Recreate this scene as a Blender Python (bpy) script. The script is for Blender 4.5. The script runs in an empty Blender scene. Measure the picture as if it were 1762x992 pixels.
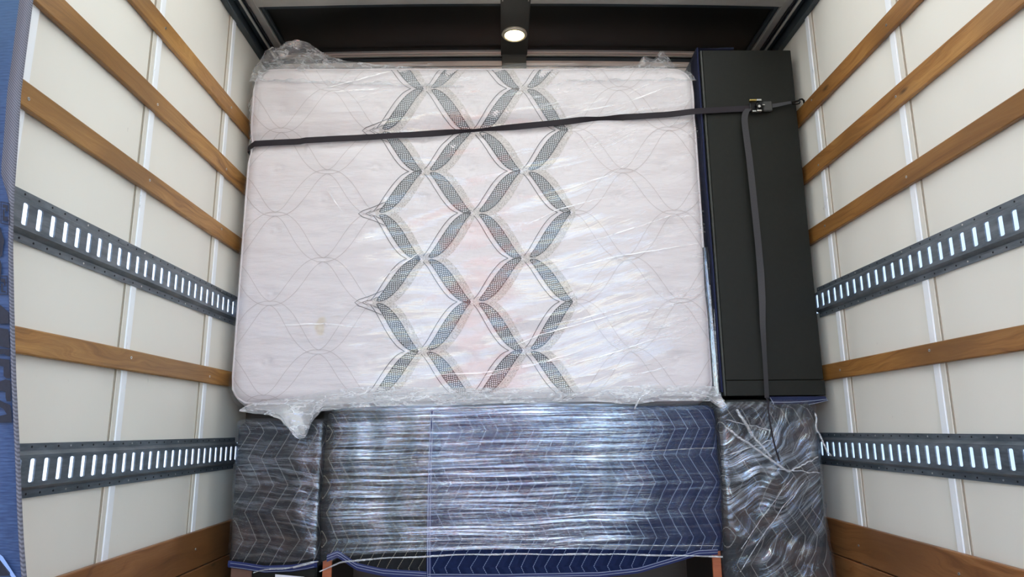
import bpy, math, random
import numpy as np
from mathutils import Matrix, Vector, noise
SC = bpy.context.scene
C = SC.collection
H = 0.80            # camera height above the truck floor; everything is built around the camera and lifted at the end
PI = math.pi
rnd = random.Random(7)

# ------------------------------------------------------------------ camera
cam = bpy.data.objects.new('camera', bpy.data.cameras.new('camera'))
C.objects.link(cam)
Mr = [[0.9998940794, 0.0133276735, 0.0058483432], [-0.0118652948, 0.9791558284, -0.2027636027], [-0.0084288068, 0.2026727335, 0.9792102523]]
cam.matrix_world = Matrix(((Mr[0][0], Mr[0][2], -Mr[0][1], 0), (Mr[1][0], Mr[1][2], -Mr[1][1], 0), (Mr[2][0], Mr[2][2], -Mr[2][1], 0), (0, 0, 0, 1)))
cam.data.sensor_width = 36.0
cam.data.lens = 1174.74 / 1762 * 36
cam.data.clip_start = 0.05
SC.camera = cam
# ------------------------------------------------------------------ world, sun, exposure
SC.view_settings.view_transform = 'Standard'
SC.view_settings.look = 'None'
SC.view_settings.gamma = 1
SC.view_settings.use_curve_mapping = False
SC.view_settings.exposure = 0.55
world = bpy.data.worlds.new('sky')
SC.world = world
world.use_nodes = True
wn = world.node_tree
wn.nodes.clear()
sky = wn.nodes.new('ShaderNodeTexSky')
sky.sky_type = 'NISHITA'
sky.sun_disc = False
sky.sun_elevation = math.radians(52)
sky.sun_rotation = math.radians(-36)
sky.air_density = 1.0
sky.dust_density = .3
bg = wn.nodes.new('ShaderNodeBackground')
bg.inputs['Strength'].default_value = 0.72
wo = wn.nodes.new('ShaderNodeOutputWorld')
wn.links.new(sky.outputs[0], bg.inputs[0])
wn.links.new(bg.outputs[0], wo.inputs[0])
sun = bpy.data.objects.new('sun', bpy.data.lights.new('sun', 'SUN'))
C.objects.link(sun)
sun.data.energy = 5.5
sun.data.color = (1.0, 0.93, 0.82)
sun.data.angle = math.radians(0.6)
sun.rotation_euler = Vector((0.32, -0.58, -0.75)).to_track_quat('-Z', 'Y').to_euler()
SC.cycles.use_denoising = True
SC.cycles.max_bounces = 12
SC.cycles.diffuse_bounces = 6
SC.cycles.transparent_max_bounces = 16
SC.cycles.sample_clamp_indirect = 6.0

# ------------------------------------------------------------------ helpers
class MB:
    def __init__(s):
        s.v = []; s.f = []; s.m = []; s.sm = []
    def add(s, vs, fs, mi=0, smooth=False):
        o = len(s.v); s.v += [tuple(v) for v in vs]
        for f in fs:
            s.f.append(tuple(o + i for i in f)); s.m.append(mi); s.sm.append(smooth)
    def box(s, x0, x1, y0, y1, z0, z1, mi=0, b=0.0):
        if b <= 0:
            vs = [(x, y, z) for x in (x0, x1) for y in (y0, y1) for z in (z0, z1)]
            s.add(vs, [(0, 1, 3, 2), (4, 6, 7, 5), (0, 4, 5, 1), (2, 3, 7, 6), (0, 2, 6, 4), (1, 5, 7, 3)], mi)
            return
        b = min(b, (x1 - x0) * .45, (y1 - y0) * .45, (z1 - z0) * .45)
        # chamfered box
        lo = (x0, y0, z0); hi = (x1, y1, z1); vs = []; idx = {}
        for cx in (0, 1):
            for cy in (0, 1):
                for cz in (0, 1):
                    c = (cx, cy, cz)
                    for a in range(3):
                        p = []
                        for k in range(3):
                            e = hi[k] if c[k] else lo[k]
                            if k != a: e += -b if c[k] else b
                            p.append(e)
                        idx[(c, a)] = len(vs); vs.append(tuple(p))
        fs = []
        for a in range(3):
            u, w = [k for k in range(3) if k != a]
            for sgn in (0, 1):
                q = []
                for (cu, cw) in ((0, 0), (1, 0), (1, 1), (0, 1)):
                    c = [0, 0, 0]; c[a] = sgn; c[u] = cu; c[w] = cw
                    q.append(idx[(tuple(c), a)])
                fs.append(tuple(q))
        for a in range(3):     # edges along axis a
            u, w = [k for k in range(3) if k != a]
            for cu in (0, 1):
                for cw in (0, 1):
                    c0 = [0, 0, 0]; c0[u] = cu; c0[w] = cw; c1 = list(c0); c1[a] = 1
                    c0 = tuple(c0); c1 = tuple(c1)
                    fs.append((idx[(c0, u)], idx[(c0, w)], idx[(c1, w)], idx[(c1, u)]))
        for cx in (0, 1):
            for cy in (0, 1):
                for cz in (0, 1):
                    c = (cx, cy, cz); fs.append(tuple(idx[(c, a)] for a in range(3)))
        s.add(vs, fs, mi)
    def grid(s, P, mi=0, smooth=True, closed=False):
        n = len(P); m = len(P[0]); vs = [p for r in P for p in r]; fs = []
        for i in range(n - 1):
            for j in range(m - (0 if closed else 1)):
                k = (j + 1) % m
                fs.append((i * m + j, i * m + k, (i + 1) * m + k, (i + 1) * m + j))
        s.add(vs, fs, mi, smooth)
    def disc(s, c, r, n=16, ax='y', mi=0, h=0.0, r2=None):
        """short closed cylinder from c, along +axis by h"""
        c = Vector(c); A = {'x': (Vector((0, 1, 0)), Vector((0, 0, 1)), Vector((1, 0, 0))), 'y': (Vector((1, 0, 0)), Vector((0, 0, 1)), Vector((0, 1, 0))), 'z': (Vector((1, 0, 0)), Vector((0, 1, 0)), Vector((0, 0, 1)))}[ax]
        r2 = r if r2 is None else r2
        a = [c + A[0] * (r * math.cos(2 * PI * k / n)) + A[1] * (r * math.sin(2 * PI * k / n)) for k in range(n)]
        b = [c + A[2] * h + A[0] * (r2 * math.cos(2 * PI * k / n)) + A[1] * (r2 * math.sin(2 * PI * k / n)) for k in range(n)]
        s.add(a + b, [tuple(range(n)), tuple(range(2 * n - 1, n - 1, -1))] + [(k, (k + 1) % n, n + (k + 1) % n, n + k) for k in range(n)], mi)
    def tube(s, pts, r, n=8, mi=0):
        P = []; pts = [Vector(p) for p in pts]
        for i, p in enumerate(pts):
            t = (pts[min(i + 1, len(pts) - 1)] - pts[max(i - 1, 0)]).normalized()
            u = t.cross(Vector((0, 1, 0.01))); u = u.normalized() if u.length > 1e-4 else Vector((1, 0, 0)); w = t.cross(u)
            rr = r(i / (len(pts) - 1)) if callable(r) else r
            P.append([p + u * rr * math.cos(2 * PI * k / n) + w * rr * math.sin(2 * PI * k / n) for k in range(n)])
        s.grid(P, mi, True, closed=True)
        o = len(s.v) - len(P) * n
        s.f += [tuple(o + k for k in range(n)), tuple(o + (len(P) - 1) * n + k for k in range(n))]; s.m += [mi, mi]; s.sm += [False, False]
    def build(s, name, mats, parent=None):
        me = bpy.data.meshes.new(name)
        me.from_pydata(s.v, [], s.f)
        mats = mats if isinstance(mats, (list, tuple)) else [mats]
        for m in mats: me.materials.append(m)
        me.polygons.foreach_set('material_index', s.m)
        me.polygons.foreach_set('use_smooth', s.sm)
        me.update()
        o = bpy.data.objects.new(name, me); C.objects.link(o)
        if parent: o.parent = parent
        return o

def tag(o, label=None, cat=None, group=None, kind=None):
    if label: o['label'] = label
    if cat: o['category'] = cat
    if group: o['group'] = group
    if kind: o['kind'] = kind
    return o
def struct(o): o['kind'] = 'structure'; return o
def empty(name, label=None, cat=None, group=None):
    o = bpy.data.objects.new(name, None); C.objects.link(o); o.empty_display_size = .1
    return tag(o, label, cat, group)
def fix_normals(o):
    import bmesh
    b = bmesh.new(); b.from_mesh(o.data); bmesh.ops.recalc_face_normals(b, faces=b.faces); b.to_mesh(o.data); b.free()
    return o
def interp(pts, x):
    return float(np.interp(x, [p[0] for p in pts], [p[1] for p in pts]))
def nz(x, y=0., z=0.): return noise.noise(Vector((x, y, z)))
def sstep(a, b, x):
    t = max(0., min(1., (x - a) / (b - a))); return t * t * (3 - 2 * t)

_f = 1174.74
def w_of(px, py, Yd):
    v = Vector(((px - 881) / _f, 1, (496 - py) / _f))
    d = Vector(tuple(sum(Mr[i][j] * v[j] for j in range(3)) for i in range(3))); return d * (Yd / d[1])
# ------------------------------------------------------------------ node mini-language
class NT:
    def __init__(s, name):
        s.mat = bpy.data.materials.new(name); s.mat.use_nodes = True
        s.t = s.mat.node_tree; s.t.nodes.clear()
        s.out = s.t.nodes.new('ShaderNodeOutputMaterial')
        g = s.t.nodes.new('ShaderNodeNewGeometry'); s.pos = g.outputs['Position']
        sp = s.t.nodes.new('ShaderNodeSeparateXYZ'); s.t.links.new(s.pos, sp.inputs[0])
        s.X, s.Y, s.Z = (V(s, sp.outputs[i]) for i in range(3))
        s.Z = s.Z - H
    def lk(s, val, sock):
        if isinstance(val, V): val = val.o
        if isinstance(val, bpy.types.NodeSocket): s.t.links.new(val, sock)
        else:
            if isinstance(val, (tuple, list)) and len(val) == 3 and getattr(sock, 'type', '') == 'RGBA': val = tuple(val) + (1,)
            sock.default_value = val
    def node(s, typ, ins={}, **kw):
        n = s.t.nodes.new(typ)
        for k, v in kw.items(): setattr(n, k, v)
        for k, v in ins.items(): s.lk(v, n.inputs[k])
        return n
    def vec(s, x, y, z): return s.node('ShaderNodeCombineXYZ', {0: x, 1: y, 2: z}).outputs[0]
    def noise(s, vec, scale=1., detail=3., rough=.5, dist=0.):
        return V(s, s.node('ShaderNodeTexNoise', {'Vector': vec, 'Scale': scale, 'Detail': detail, 'Roughness': rough, 'Distortion': dist}).outputs['Fac'])
    def vor(s, vec, scale=1., feature='F1'):
        return V(s, s.node('ShaderNodeTexVoronoi', {'Vector': vec, 'Scale': scale}, feature=feature).outputs['Distance'])
    def ramp(s, fac, stops):
        n = s.node('ShaderNodeValToRGB', {'Fac': fac}); e = n.color_ramp.elements
        while len(e) < len(stops): e.new(.5)
        for el, (p, c) in zip(e, stops):
            el.position = p; el.color = tuple(c) + (1,) if len(c) == 3 else c
        return n.outputs[0]
    def mix(s, f, a, b):
        n = s.node('ShaderNodeMix', {}, data_type='RGBA')
        s.lk(f, n.inputs[0]); s.lk(a, n.inputs[6]); s.lk(b, n.inputs[7]); return n.outputs[2]
    def mapr(s, v, a, b, c=0., d=1., smooth=False):
        n = s.node('ShaderNodeMapRange', {0: v, 1: a, 2: b, 3: c, 4: d}); n.clamp = True
        if smooth: n.interpolation_type = 'SMOOTHSTEP'
        return V(s, n.outputs[0])
    def bump(s, h, strength=.5, dist=.01, normal=None):
        ins = {'Height': h, 'Strength': strength, 'Distance': dist}
        if normal is not None: ins['Normal'] = normal
        return s.node('ShaderNodeBump', ins).outputs[0]
    def pbr(s, col, rough=.5, metal=0., normal=None, **kw):
        ins = {'Base Color': col, 'Roughness': rough, 'Metallic': metal}
        if normal is not None: ins['Normal'] = normal
        for k, v in kw.items(): ins[k.replace('_', ' ')] = v
        n = s.node('ShaderNodeBsdfPrincipled', ins)
        return n.outputs[0]
    def mixs(s, f, a, b): return s.node('ShaderNodeMixShader', {0: f, 1: a, 2: b}).outputs[0]
    def done(s, sh): s.t.links.new(sh, s.out.inputs[0]); return s.mat
class V:
    def __init__(s, nt, o): s.nt = nt; s.o = o
    def _m(s, op, *a):
        n = s.nt.t.nodes.new('ShaderNodeMath'); n.operation = op
        for i, v in enumerate((s,) + a): s.nt.lk(v, n.inputs[i])
        return V(s.nt, n.outputs[0])
    def __add__(s, b): return s._m('ADD', b)
    def __sub__(s, b): return s._m('SUBTRACT', b)
    def __mul__(s, b): return s._m('MULTIPLY', b)
    def __truediv__(s, b): return s._m('DIVIDE', b)
    def __radd__(s, b): return s._m('ADD', b)
    def __rmul__(s, b): return s._m('MULTIPLY', b)
    def __rsub__(s, b): return (s * -1.) + b
    def fract(s): return s._m('FRACT')
    def abs(s): return s._m('ABSOLUTE')
    def floor(s): return s._m('FLOOR')
    def sin(s): return s._m('SINE')
    def max(s, b): return s._m('MAXIMUM', b)
    def min(s, b): return s._m('MINIMUM', b)
    def lt(s, b): return s._m('LESS_THAN', b)
    def gt(s, b): return s._m('GREATER_THAN', b)
    def pow(s, b): return s._m('POWER', b)
    def ping(s, b): return s._m('PINGPONG', b)

M = {}
# ---- simple colours
def flat(name, col, rough=.5, metal=0., var=0., vs=20., bump=0., **kw):
    n = NT(name); c = col; nrm = None
    if var:
        f = n.noise(n.pos, vs, 4.)
        c = n.mix(f, tuple(max(0, k * (1 - var)) for k in col), tuple(min(1, k * (1 + var)) for k in col))
    if bump: nrm = n.bump(n.noise(n.pos, vs * 3, 3.), bump, .004)
    return n.done(n.pbr(c, rough, metal, nrm, **kw))

# liner panels: cream fibreglass liner with small scuffs
n = NT('cream liner panel')
sc1 = n.noise(n.vec(n.X * 9., n.Y * 30., n.Z * 12.), 1., 6., .7)
scuff = n.mapr(sc1, .70, .74, 0., .55)
big = n.noise(n.pos, 2.2, 3.)
c = n.mix(big, (.80, .765, .685), (.85, .815, .74))
c = n.mix(scuff, c, (.30, .27, .23))
M['liner'] = n.done(n.pbr(c, .42, 0., n.bump(n.noise(n.pos, 6., 2.), .12, .02), **{'Specular_IOR_Level': .35}))
# translucent fibreglass skin of the truck body
def skin(name, diff, trans, f):
    n = NT(name)
    d = n.node('ShaderNodeBsdfDiffuse', {'Color': diff}).outputs[0]
    t = n.node('ShaderNodeBsdfTranslucent', {'Color': trans}).outputs[0]
    return n.done(n.mixs(f, d, t))
M['skin'] = skin('white fibreglass skin', (.8, .82, .84), (.85, .9, 1.0), .45)
M['roof'] = skin('translucent roof', (.85, .83, .76), (1.0, .90, .70), .52)
n = NT('aluminium strip')
f = n.noise(n.vec(n.X * 20., n.Y * 60., n.Z * 9.), 1., 6., .7)
c = n.mix(n.mapr(f, .62, .70, 0., .7), (.92, .94, .97), (.25, .26, .28))
M['alu'] = n.done(n.pbr(c, .38, .0))
M['bead'] = flat('cream bead', (.74, .70, .62), .4, 0., .08, 12.)
M['gap'] = flat('dark seam', (.34, .29, .23), .8)
M['lightmetal'] = flat('dull silver metal', (.44, .43, .39), .4, .35, .2, 9.)
M['bowpaint'] = flat('cream painted bow', (.78, .74, .62), .5, 0., .1, 9.)
M['brightmetal'] = flat('bright ribbed trim', (.80, .70, .62), .3, .35, .2, 5.)
M['screw'] = flat('zinc screw', (.7, .69, .66), .3, .9)
M['darkhole'] = flat('dark recess', (.01, .01, .012), .8)
M['railmetal'] = flat('dark rail metal', (.055, .07, .08), .38, .5, .3, 14.)
# e-track: blue grey powder coat
n = NT('grey steel track')
f = n.noise(n.vec(n.X * 6., n.Y * 6., n.Z * 30.), 1.5, 6., .65)
c = n.mix(n.mapr(f, .35, .7), (.085, .105, .125), (.20, .225, .25))
c = n.mix(n.mapr(n.noise(n.vec(n.X, n.Y * 3., n.Z * 40.), 1., 5., .7), .60, .72, 0., .8), c, (.03, .035, .04))
M['track'] = n.done(n.pbr(c, .36, .35, n.bump(f, .1, .003)))
# wood
def wood(name, dark, mid, light, seed=0.):
    n = NT(name)
    wob = n.noise(n.vec(n.X * 2., n.Y * 1.1, n.Z * 5.), 1.3, 3.) * .45
    g = n.noise(n.vec(n.X * 8. + seed, n.Y * 1.6 + seed, n.Z * 46. + wob * 22.), 1., 6., .68)
    fine = n.noise(n.vec(n.X * 20., n.Y * 9., n.Z * 420.), 1., 4., .7)
    c = n.ramp(g, [(.30, dark), (.47, mid), (.66, light), (.85, mid)])
    c = n.mix(n.mapr(fine, .5, .78, 0., .55), c, dark)
    patch = n.noise(n.vec(n.X * 3. + seed, n.Y * 1.8 + seed, n.Z * 3.), 1., 2.)
    c = n.mix(n.mapr(patch, .42, .62, 0., .75), c, tuple(k * .55 for k in mid))
    kn = n.vor(n.vec(n.X * 3., n.Y * 2.7 + seed, n.Z * 9.), 1.)
    c = n.mix(n.mapr(kn, .03, .09, .85, 0.), c, (.05, .022, .008))
    return n.done(n.pbr(c, .42, 0., n.bump(fine, .18, .002)))
M['slat'] = wood('orange brown slat wood', (.16, .065, .016), (.38, .18, .048), (.54, .29, .09))
M['slat_r'] = wood('brown slat wood', (.15, .058, .014), (.34, .15, .038), (.47, .24, .072), 3.1)
M['plank'] = wood('reddish plank wood', (.13, .05, .018), (.30, .125, .042), (.38, .18, .07), 7.7)
M['cabwood'] = wood('red cabinet wood', (.22, .05, .018), (.36, .095, .035), (.42, .13, .05), 5.5)
M['darkwood'] = wood('dark cabinet wood', (.012, .006, .004), (.022, .010, .007), (.035, .016, .010), 2.5)  # shade of the cabinet's inside put into the wood colour
M['floorwood'] = wood('truck floor wood', (.28, .24, .20), (.42, .38, .34), (.52, .48, .43), 1.7)

# ---- quilted moving blanket
def quilt(name, base, line, s=.052, P=.20, A=.055, lw=.028, base2=None, worn=0.):
    n = NT(name)
    sx = n.X + n.Y * .9
    wob = n.noise(n.pos, 6., 2.) * .02
    tri = (n.Z / P + .5 * 0.).ping(.5) * (2. * A)
    q = (sx + tri * 1. + wob) / s
    fr = (q.fract() - .5).abs()
    stitch = (n.Z * 160.).fract().lt(.72)
    ln = fr.lt(lw) * stitch
    cloth = n.noise(n.pos, 90., 3.)
    c = n.mix(cloth, tuple(k * .7 for k in base), tuple(k * 1.25 for k in base))
    if base2:
        c = n.mix(n.mapr(n.noise(n.vec(n.X * 4., n.Y, n.Z * 9.), 1., 4.), .5, .62, 0., .9), c, base2)
    c = n.mix(ln, c, line)
    h = n.mapr(fr, 0., .5, 0., 1., True)
    return n.done(n.pbr(c, .85, 0., n.bump(h + cloth * .15, .7, .012), **{'Specular_IOR_Level': .2}))
M['q_grey'] = quilt('charcoal quilt', (.014, .0145, .017), (.20, .19, .17), base2=(.05, .035, .03))
M['q_black'] = quilt('black quilt', (.016, .017, .019), (.24, .22, .17), s=.040, base2=(.05, .04, .028))
M['q_navy'] = quilt('navy quilt', (.008, .016, .06), (.20, .25, .38), s=.046)
M['hem'] = flat('blue binding', (.012, .022, .11), .7, 0., .2, 60.)
M['thread'] = flat('white thread', (.34, .38, .47), .7)
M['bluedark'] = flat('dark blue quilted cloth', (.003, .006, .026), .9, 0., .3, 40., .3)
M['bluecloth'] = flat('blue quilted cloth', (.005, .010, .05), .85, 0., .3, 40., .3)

# ---- stretch film
def film(name, fx, fz, rot=0., lo=.05, hi=.55, rough=.13, strength=.8, haze=.03, sheen_mask=None, warp=0., bd=.002):
    n = NT(name)
    ca, sa = math.cos(rot), math.sin(rot)
    X = n.X + n.Y * .6
    if warp:
        w = (n.noise(n.pos, 2.5, 2.) - .5) * warp
        X2 = X * ca + n.Z * sa; Z2 = n.Z * ca - X * sa + w
    else:
        X2 = X * ca + n.Z * sa; Z2 = n.Z * ca - X * sa
    a = n.noise(n.vec(X2 * fx, 0., Z2 * fz), 1., 5., .7)
    b = n.noise(n.vec(X2 * fx * 2.3 + 9., 3., Z2 * fz * 3.1), 1., 3., .6)
    h = a * .7 + b * .3
    big = n.noise(n.vec(X2 * 1.2, 5., Z2 * 3.5), 1., 3.)
    nrm = n.bump(h, strength, bd)
    ridge = n.mapr(a, .46, .66, 0., 1.)
    f = (n.mapr(big, .35, .65, .35, 1.) * ridge * (hi - lo)) + lo
    if sheen_mask: f = f * sheen_mask(n)
    g = n.node('ShaderNodeBsdfGlossy', {'Color': (.74, .86, 1.), 'Roughness': rough, 'Normal': nrm}).outputs[0]
    t = n.node('ShaderNodeBsdfTransparent', {'Color': (.97, .97, .98)}).outputs[0]
    d = n.node('ShaderNodeBsdfDiffuse', {'Color': (.75, .78, .84)}).outputs[0]
    s = n.mixs(f, t, g)
    thin = n.mapr(b, .62, .70, 0., 1.) * .10 + haze
    s = n.mixs(thin, s, d)
    return n.done(s)
M['film'] = film('stretch film in level streaks', 1.6, 95., 0.02, .10, .85, .10, 1., .012, warp=.03, bd=.0022, sheen_mask=lambda n: n.mapr(n.X + n.Z * .1, .30, .62, 1., .22, True) * n.mapr(n.X, -.68, -.55, .15, 1., True) * n.mapr(n.noise(n.vec(n.X * 3., n.Y, n.Z * 5.), 1., 3.), .35, .6, .55, 1.))  # bright middle and dull sides of the sheen painted into the gloss share
M['film_left'] = film('stretch film, faint', 5., 70., -.12, .05, .40, .14, 1., .012, warp=.1, bd=.003)
M['film_right'] = film('crumpled stretch film', 3.2, 60., .62, .05, .80, .08, 1., .03, warp=.5, bd=.004, sheen_mask=lambda n: n.mapr(n.noise(n.pos, 5., 3.), .42, .60, .12, 1.) * n.mapr(n.Z, -.62, -.40, .25, 1.))
M['film_edge'] = film('upright stretch film', 60., 1.6, 0., .06, .6, .15, .9, .03)
# ---- mattress bag plastic
n = NT('clear bag plastic')
w = (n.noise(n.pos, 1.8, 3.) - .5)
Zs = n.Z - n.X * n.mapr(n.X, -.4, .6, .03, .30) + w * .12
Xs = n.X + n.Z * .25
a = n.noise(n.vec(Xs * 1.3, n.Y * 2., Zs * 16.), 1., 4., .55)
ridge = 1. - n.mapr((a - .5).abs(), 0., .012, 0., 1.)
a2 = n.noise(n.vec(Xs * 4., n.Y * 4., Zs * 22. + 4.), 1., 3., .6)
ridge2 = 1. - n.mapr((a2 - .52).abs(), 0., .010, 0., 1.)
area = n.mapr(n.noise(n.pos, 2.6, 2.), .46, .6, 0., 1.)
cr = n.noise(n.pos, 24., 4., .6)
hh = a * .6 + a2 * .25 + cr * .06
nrm = n.bump(hh, .8, .009)
g = n.node('ShaderNodeBsdfGlossy', {'Color': (1, 1, 1), 'Roughness': .12, 'Normal': nrm}).outputs[0]
t = n.node('ShaderNodeBsdfTransparent', {'Color': (.985, .985, .985)}).outputs[0]
d = n.node('ShaderNodeBsdfDiffuse', {'Color': (.92, .93, .95)}).outputs[0]
tr = n.node('ShaderNodeBsdfTranslucent', {'Color': (.92, .93, .95)}).outputs[0]
s = n.mixs(.036, t, g)
fold_glint = (ridge * area * .34).max(ridge2 * area * .16) * n.mapr(n.X, -.9, .1, .12, 1.)  # white streaks paint the glint along wrinkles, stronger to the right
s = n.mixs(fold_glint + .035, s, n.mixs(.08, d, tr))
M['bag'] = n.done(s)
n = NT('bunched bag plastic')
cr = n.noise(n.vec(n.X * 1., n.Y * 2., n.Z * 2.2), 9., 4., .55)
rd = 1. - n.mapr((cr - .5).abs(), 0., .03, 0., 1.)
g = n.node('ShaderNodeBsdfGlossy', {'Color': (1, 1, 1), 'Roughness': .14, 'Normal': n.bump(cr, .8, .02)}).outputs[0]
t = n.node('ShaderNodeBsdfTransparent', {'Color': (.95, .955, .96)}).outputs[0]
d = n.node('ShaderNodeBsdfDiffuse', {'Color': (.85, .87, .9)}).outputs[0]
tr = n.node('ShaderNodeBsdfTranslucent', {'Color': (.85, .87, .9)}).outputs[0]
s = n.mixs(.16, t, g)
M['bag_thick'] = n.done(n.mixs(rd * .38 + .24, s, n.mixs(.15, d, tr)))
n.mat
n = NT('plastic fold')
d = n.node('ShaderNodeBsdfDiffuse', {'Color': (.95, .95, .96)}).outputs[0]
g = n.node('ShaderNodeBsdfGlossy', {'Color': (1, 1, 1), 'Roughness': .2}).outputs[0]
t = n.node('ShaderNodeBsdfTransparent', {'Color': (1, 1, 1)}).outputs[0]
M['fold'] = n.done(n.mixs(n.mapr(n.noise(n.pos, 14., 2.), .35, .6, .1, .8), t, n.mixs(.12, d, g)))  # plain white standing in for the glint on creases of the bag
# ---- mattress fabric
n = NT('white quilted ticking')
hx = n.node('ShaderNodeTexVoronoi', {'Vector': n.vec(n.X, 0., n.Z), 'Scale': 42.}, feature='DISTANCE_TO_EDGE').outputs['Distance']
inner = n.mapr((n.X + .11).abs(), .38, .42, 1., 0.)
lines = n.mapr(hx, .015, .04, .22, 0.) * inner
c = n.mix(lines, (.70, .662, .675), (.50, .455, .46))
st = n.vec(n.X + .745, 0., (n.Z - .42) * .55)
dist = V(n, n.node('ShaderNodeVectorMath', {0: st}, operation='LENGTH').outputs['Value'])
c = n.mix(n.mapr(dist + (n.noise(n.pos, 30., 2.) - .5) * .03, .016, .026, .45, 0.), c, (.62, .52, .32))
M['ticking'] = n.done(n.pbr(c, .8, 0., n.bump(n.noise(n.vec(n.X * 2., n.Y, n.Z * 7.), 2.2, 4.) + n.noise(n.pos, 300., 1.) * .03, .35, .03), **{'Specular_IOR_Level': .15}))
n = NT('woven hatch')
gx = (n.X * 118. + (n.Z * 30.).floor() * .37).fract(); gz = (n.Z * 118. + (n.X * 40.).floor() * .43).fract()
m = gx.gt(.37) * gz.gt(.37)
M['hatch'] = n.done(n.pbr(n.mix(m, (.04, .045, .05), (.56, .58, .60)), .8))
n = NT('speckled grey weave')
M['speck'] = n.done(n.pbr(n.mix(n.mapr(n.vor(n.pos, 230.), .25, .5), (.30, .28, .26), (.60, .56, .54)), .85))
M['darkline'] = flat('dark embroidery line', (.05, .053, .06), .8)
M['faintline'] = flat('faint embroidery line', (.50, .455, .45), .85)
# ---- black things
n = NT('black laminate')
M['black'] = n.done(n.pbr(n.mix(n.noise(n.pos, 60., 4.), (.009, .010, .0082), (.013, .0145, .0115)), .48, 0., n.bump(n.noise(n.pos, 400., 2.), .08, .001), **{'Specular_IOR_Level': .22}))
M['blackedge'] = flat('black laminate edge', (.035, .038, .033), .35)
M['roofblack'] = flat('glossy black panel', (.008, .008, .007), .30, 0., .3, 3., 0., **{'Specular_IOR_Level': .3})
M['plate'] = flat('matt black plate', (.045, .047, .045), .55)
M['strap'] = flat('black webbing', (.014, .010, .015), .8, 0., .25, 300.)
M['strap_tail'] = flat('grey black webbing', (.035, .034, .038), .7, 0., .25, 300.)
M['steel'] = flat('bright steel', (.7, .7, .68), .22, .95)
M['brass'] = flat('yellow zinc', (.55, .42, .14), .3, .9)
M['blacksteel'] = flat('black steel', (.02, .02, .02), .35, .6)
M['paper'] = flat('white paper', (.80, .80, .85), .6)
M['yellowink'] = flat('yellow ink', (.72, .62, .30), .6)
M['darkink'] = flat('dark ink', (.12, .10, .08), .6)
n = NT('lamp lens')
e = n.node('ShaderNodeEmission', {'Color': (1., .82, .46), 'Strength': 6.}).outputs[0]
M['lens'] = n.done(e)
M['bezel'] = flat('clear lamp ring', (.55, .52, .42), .2, .3)
# blue woven band
n = NT('blue woven band')
th = n.noise(n.vec(n.X * 40., n.Y * 40., n.Z * 420.), 1., 3.)
fine = (n.Z * 900.).sin() * .5 + .5
c = n.mix(n.mapr(th, .3, .7), (.022, .045, .13), (.06, .11, .24))
c = n.mix(n.mapr(n.Z, .55, 1.0, 0., .6), c, (.07, .16, .28))
M['bluewebbing'] = n.done(n.pbr(c, .6, 0., n.bump(fine, .3, .001)))
n = NT('grey woven edge')
fine = ((n.Z + n.X * 1.2) * 1100.).sin() * .5 + .5
M['greywebbing'] = n.done(n.pbr(n.mix(fine, (.07, .07, .09), (.19, .19, .23)), .65))
M['print'] = flat('black print', (.018, .02, .035), .7, 0., .4, 200.)
M['asphalt'] = flat('outside asphalt', (.20, .20, .20), .9, 0., .3, 5.)
M['redramp'] = flat('red painted pier', (.95, .10, .02), .7, 0., .15, 5.)
M['nose'] = flat('dark nose wall', (.05, .05, .048), .6)

# ------------------------------------------------------------------ setting
XL, XR = -1.155, 1.325          # wall faces
SL, SR = -1.135, 1.305          # faces of slats and tracks
YR, YF = -0.85, 3.13            # rear opening, nose wall
ZC = 1.83
FZ = -H
def arch(x): return .018 * (1 - ((x - .085) / 1.2) ** 2)

b = MB(); b.box(XL - .06, XR + .06, YR, YF + .04, FZ - .06, FZ)
struct(b.build('floor', M['floorwood']))
b = MB(); b.box(-30, 30, -40, 40, FZ - 1.0, FZ - .9)
struct(b.build('ground', M['asphalt']))
b = MB(); b.box(-.50, .32, -4.9, -4.6, FZ - .9, 3.4, 0, .02)  # added unseen red block, there to redden the film's reflection
struct(b.build('wall_outside', M['redramp']))

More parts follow.
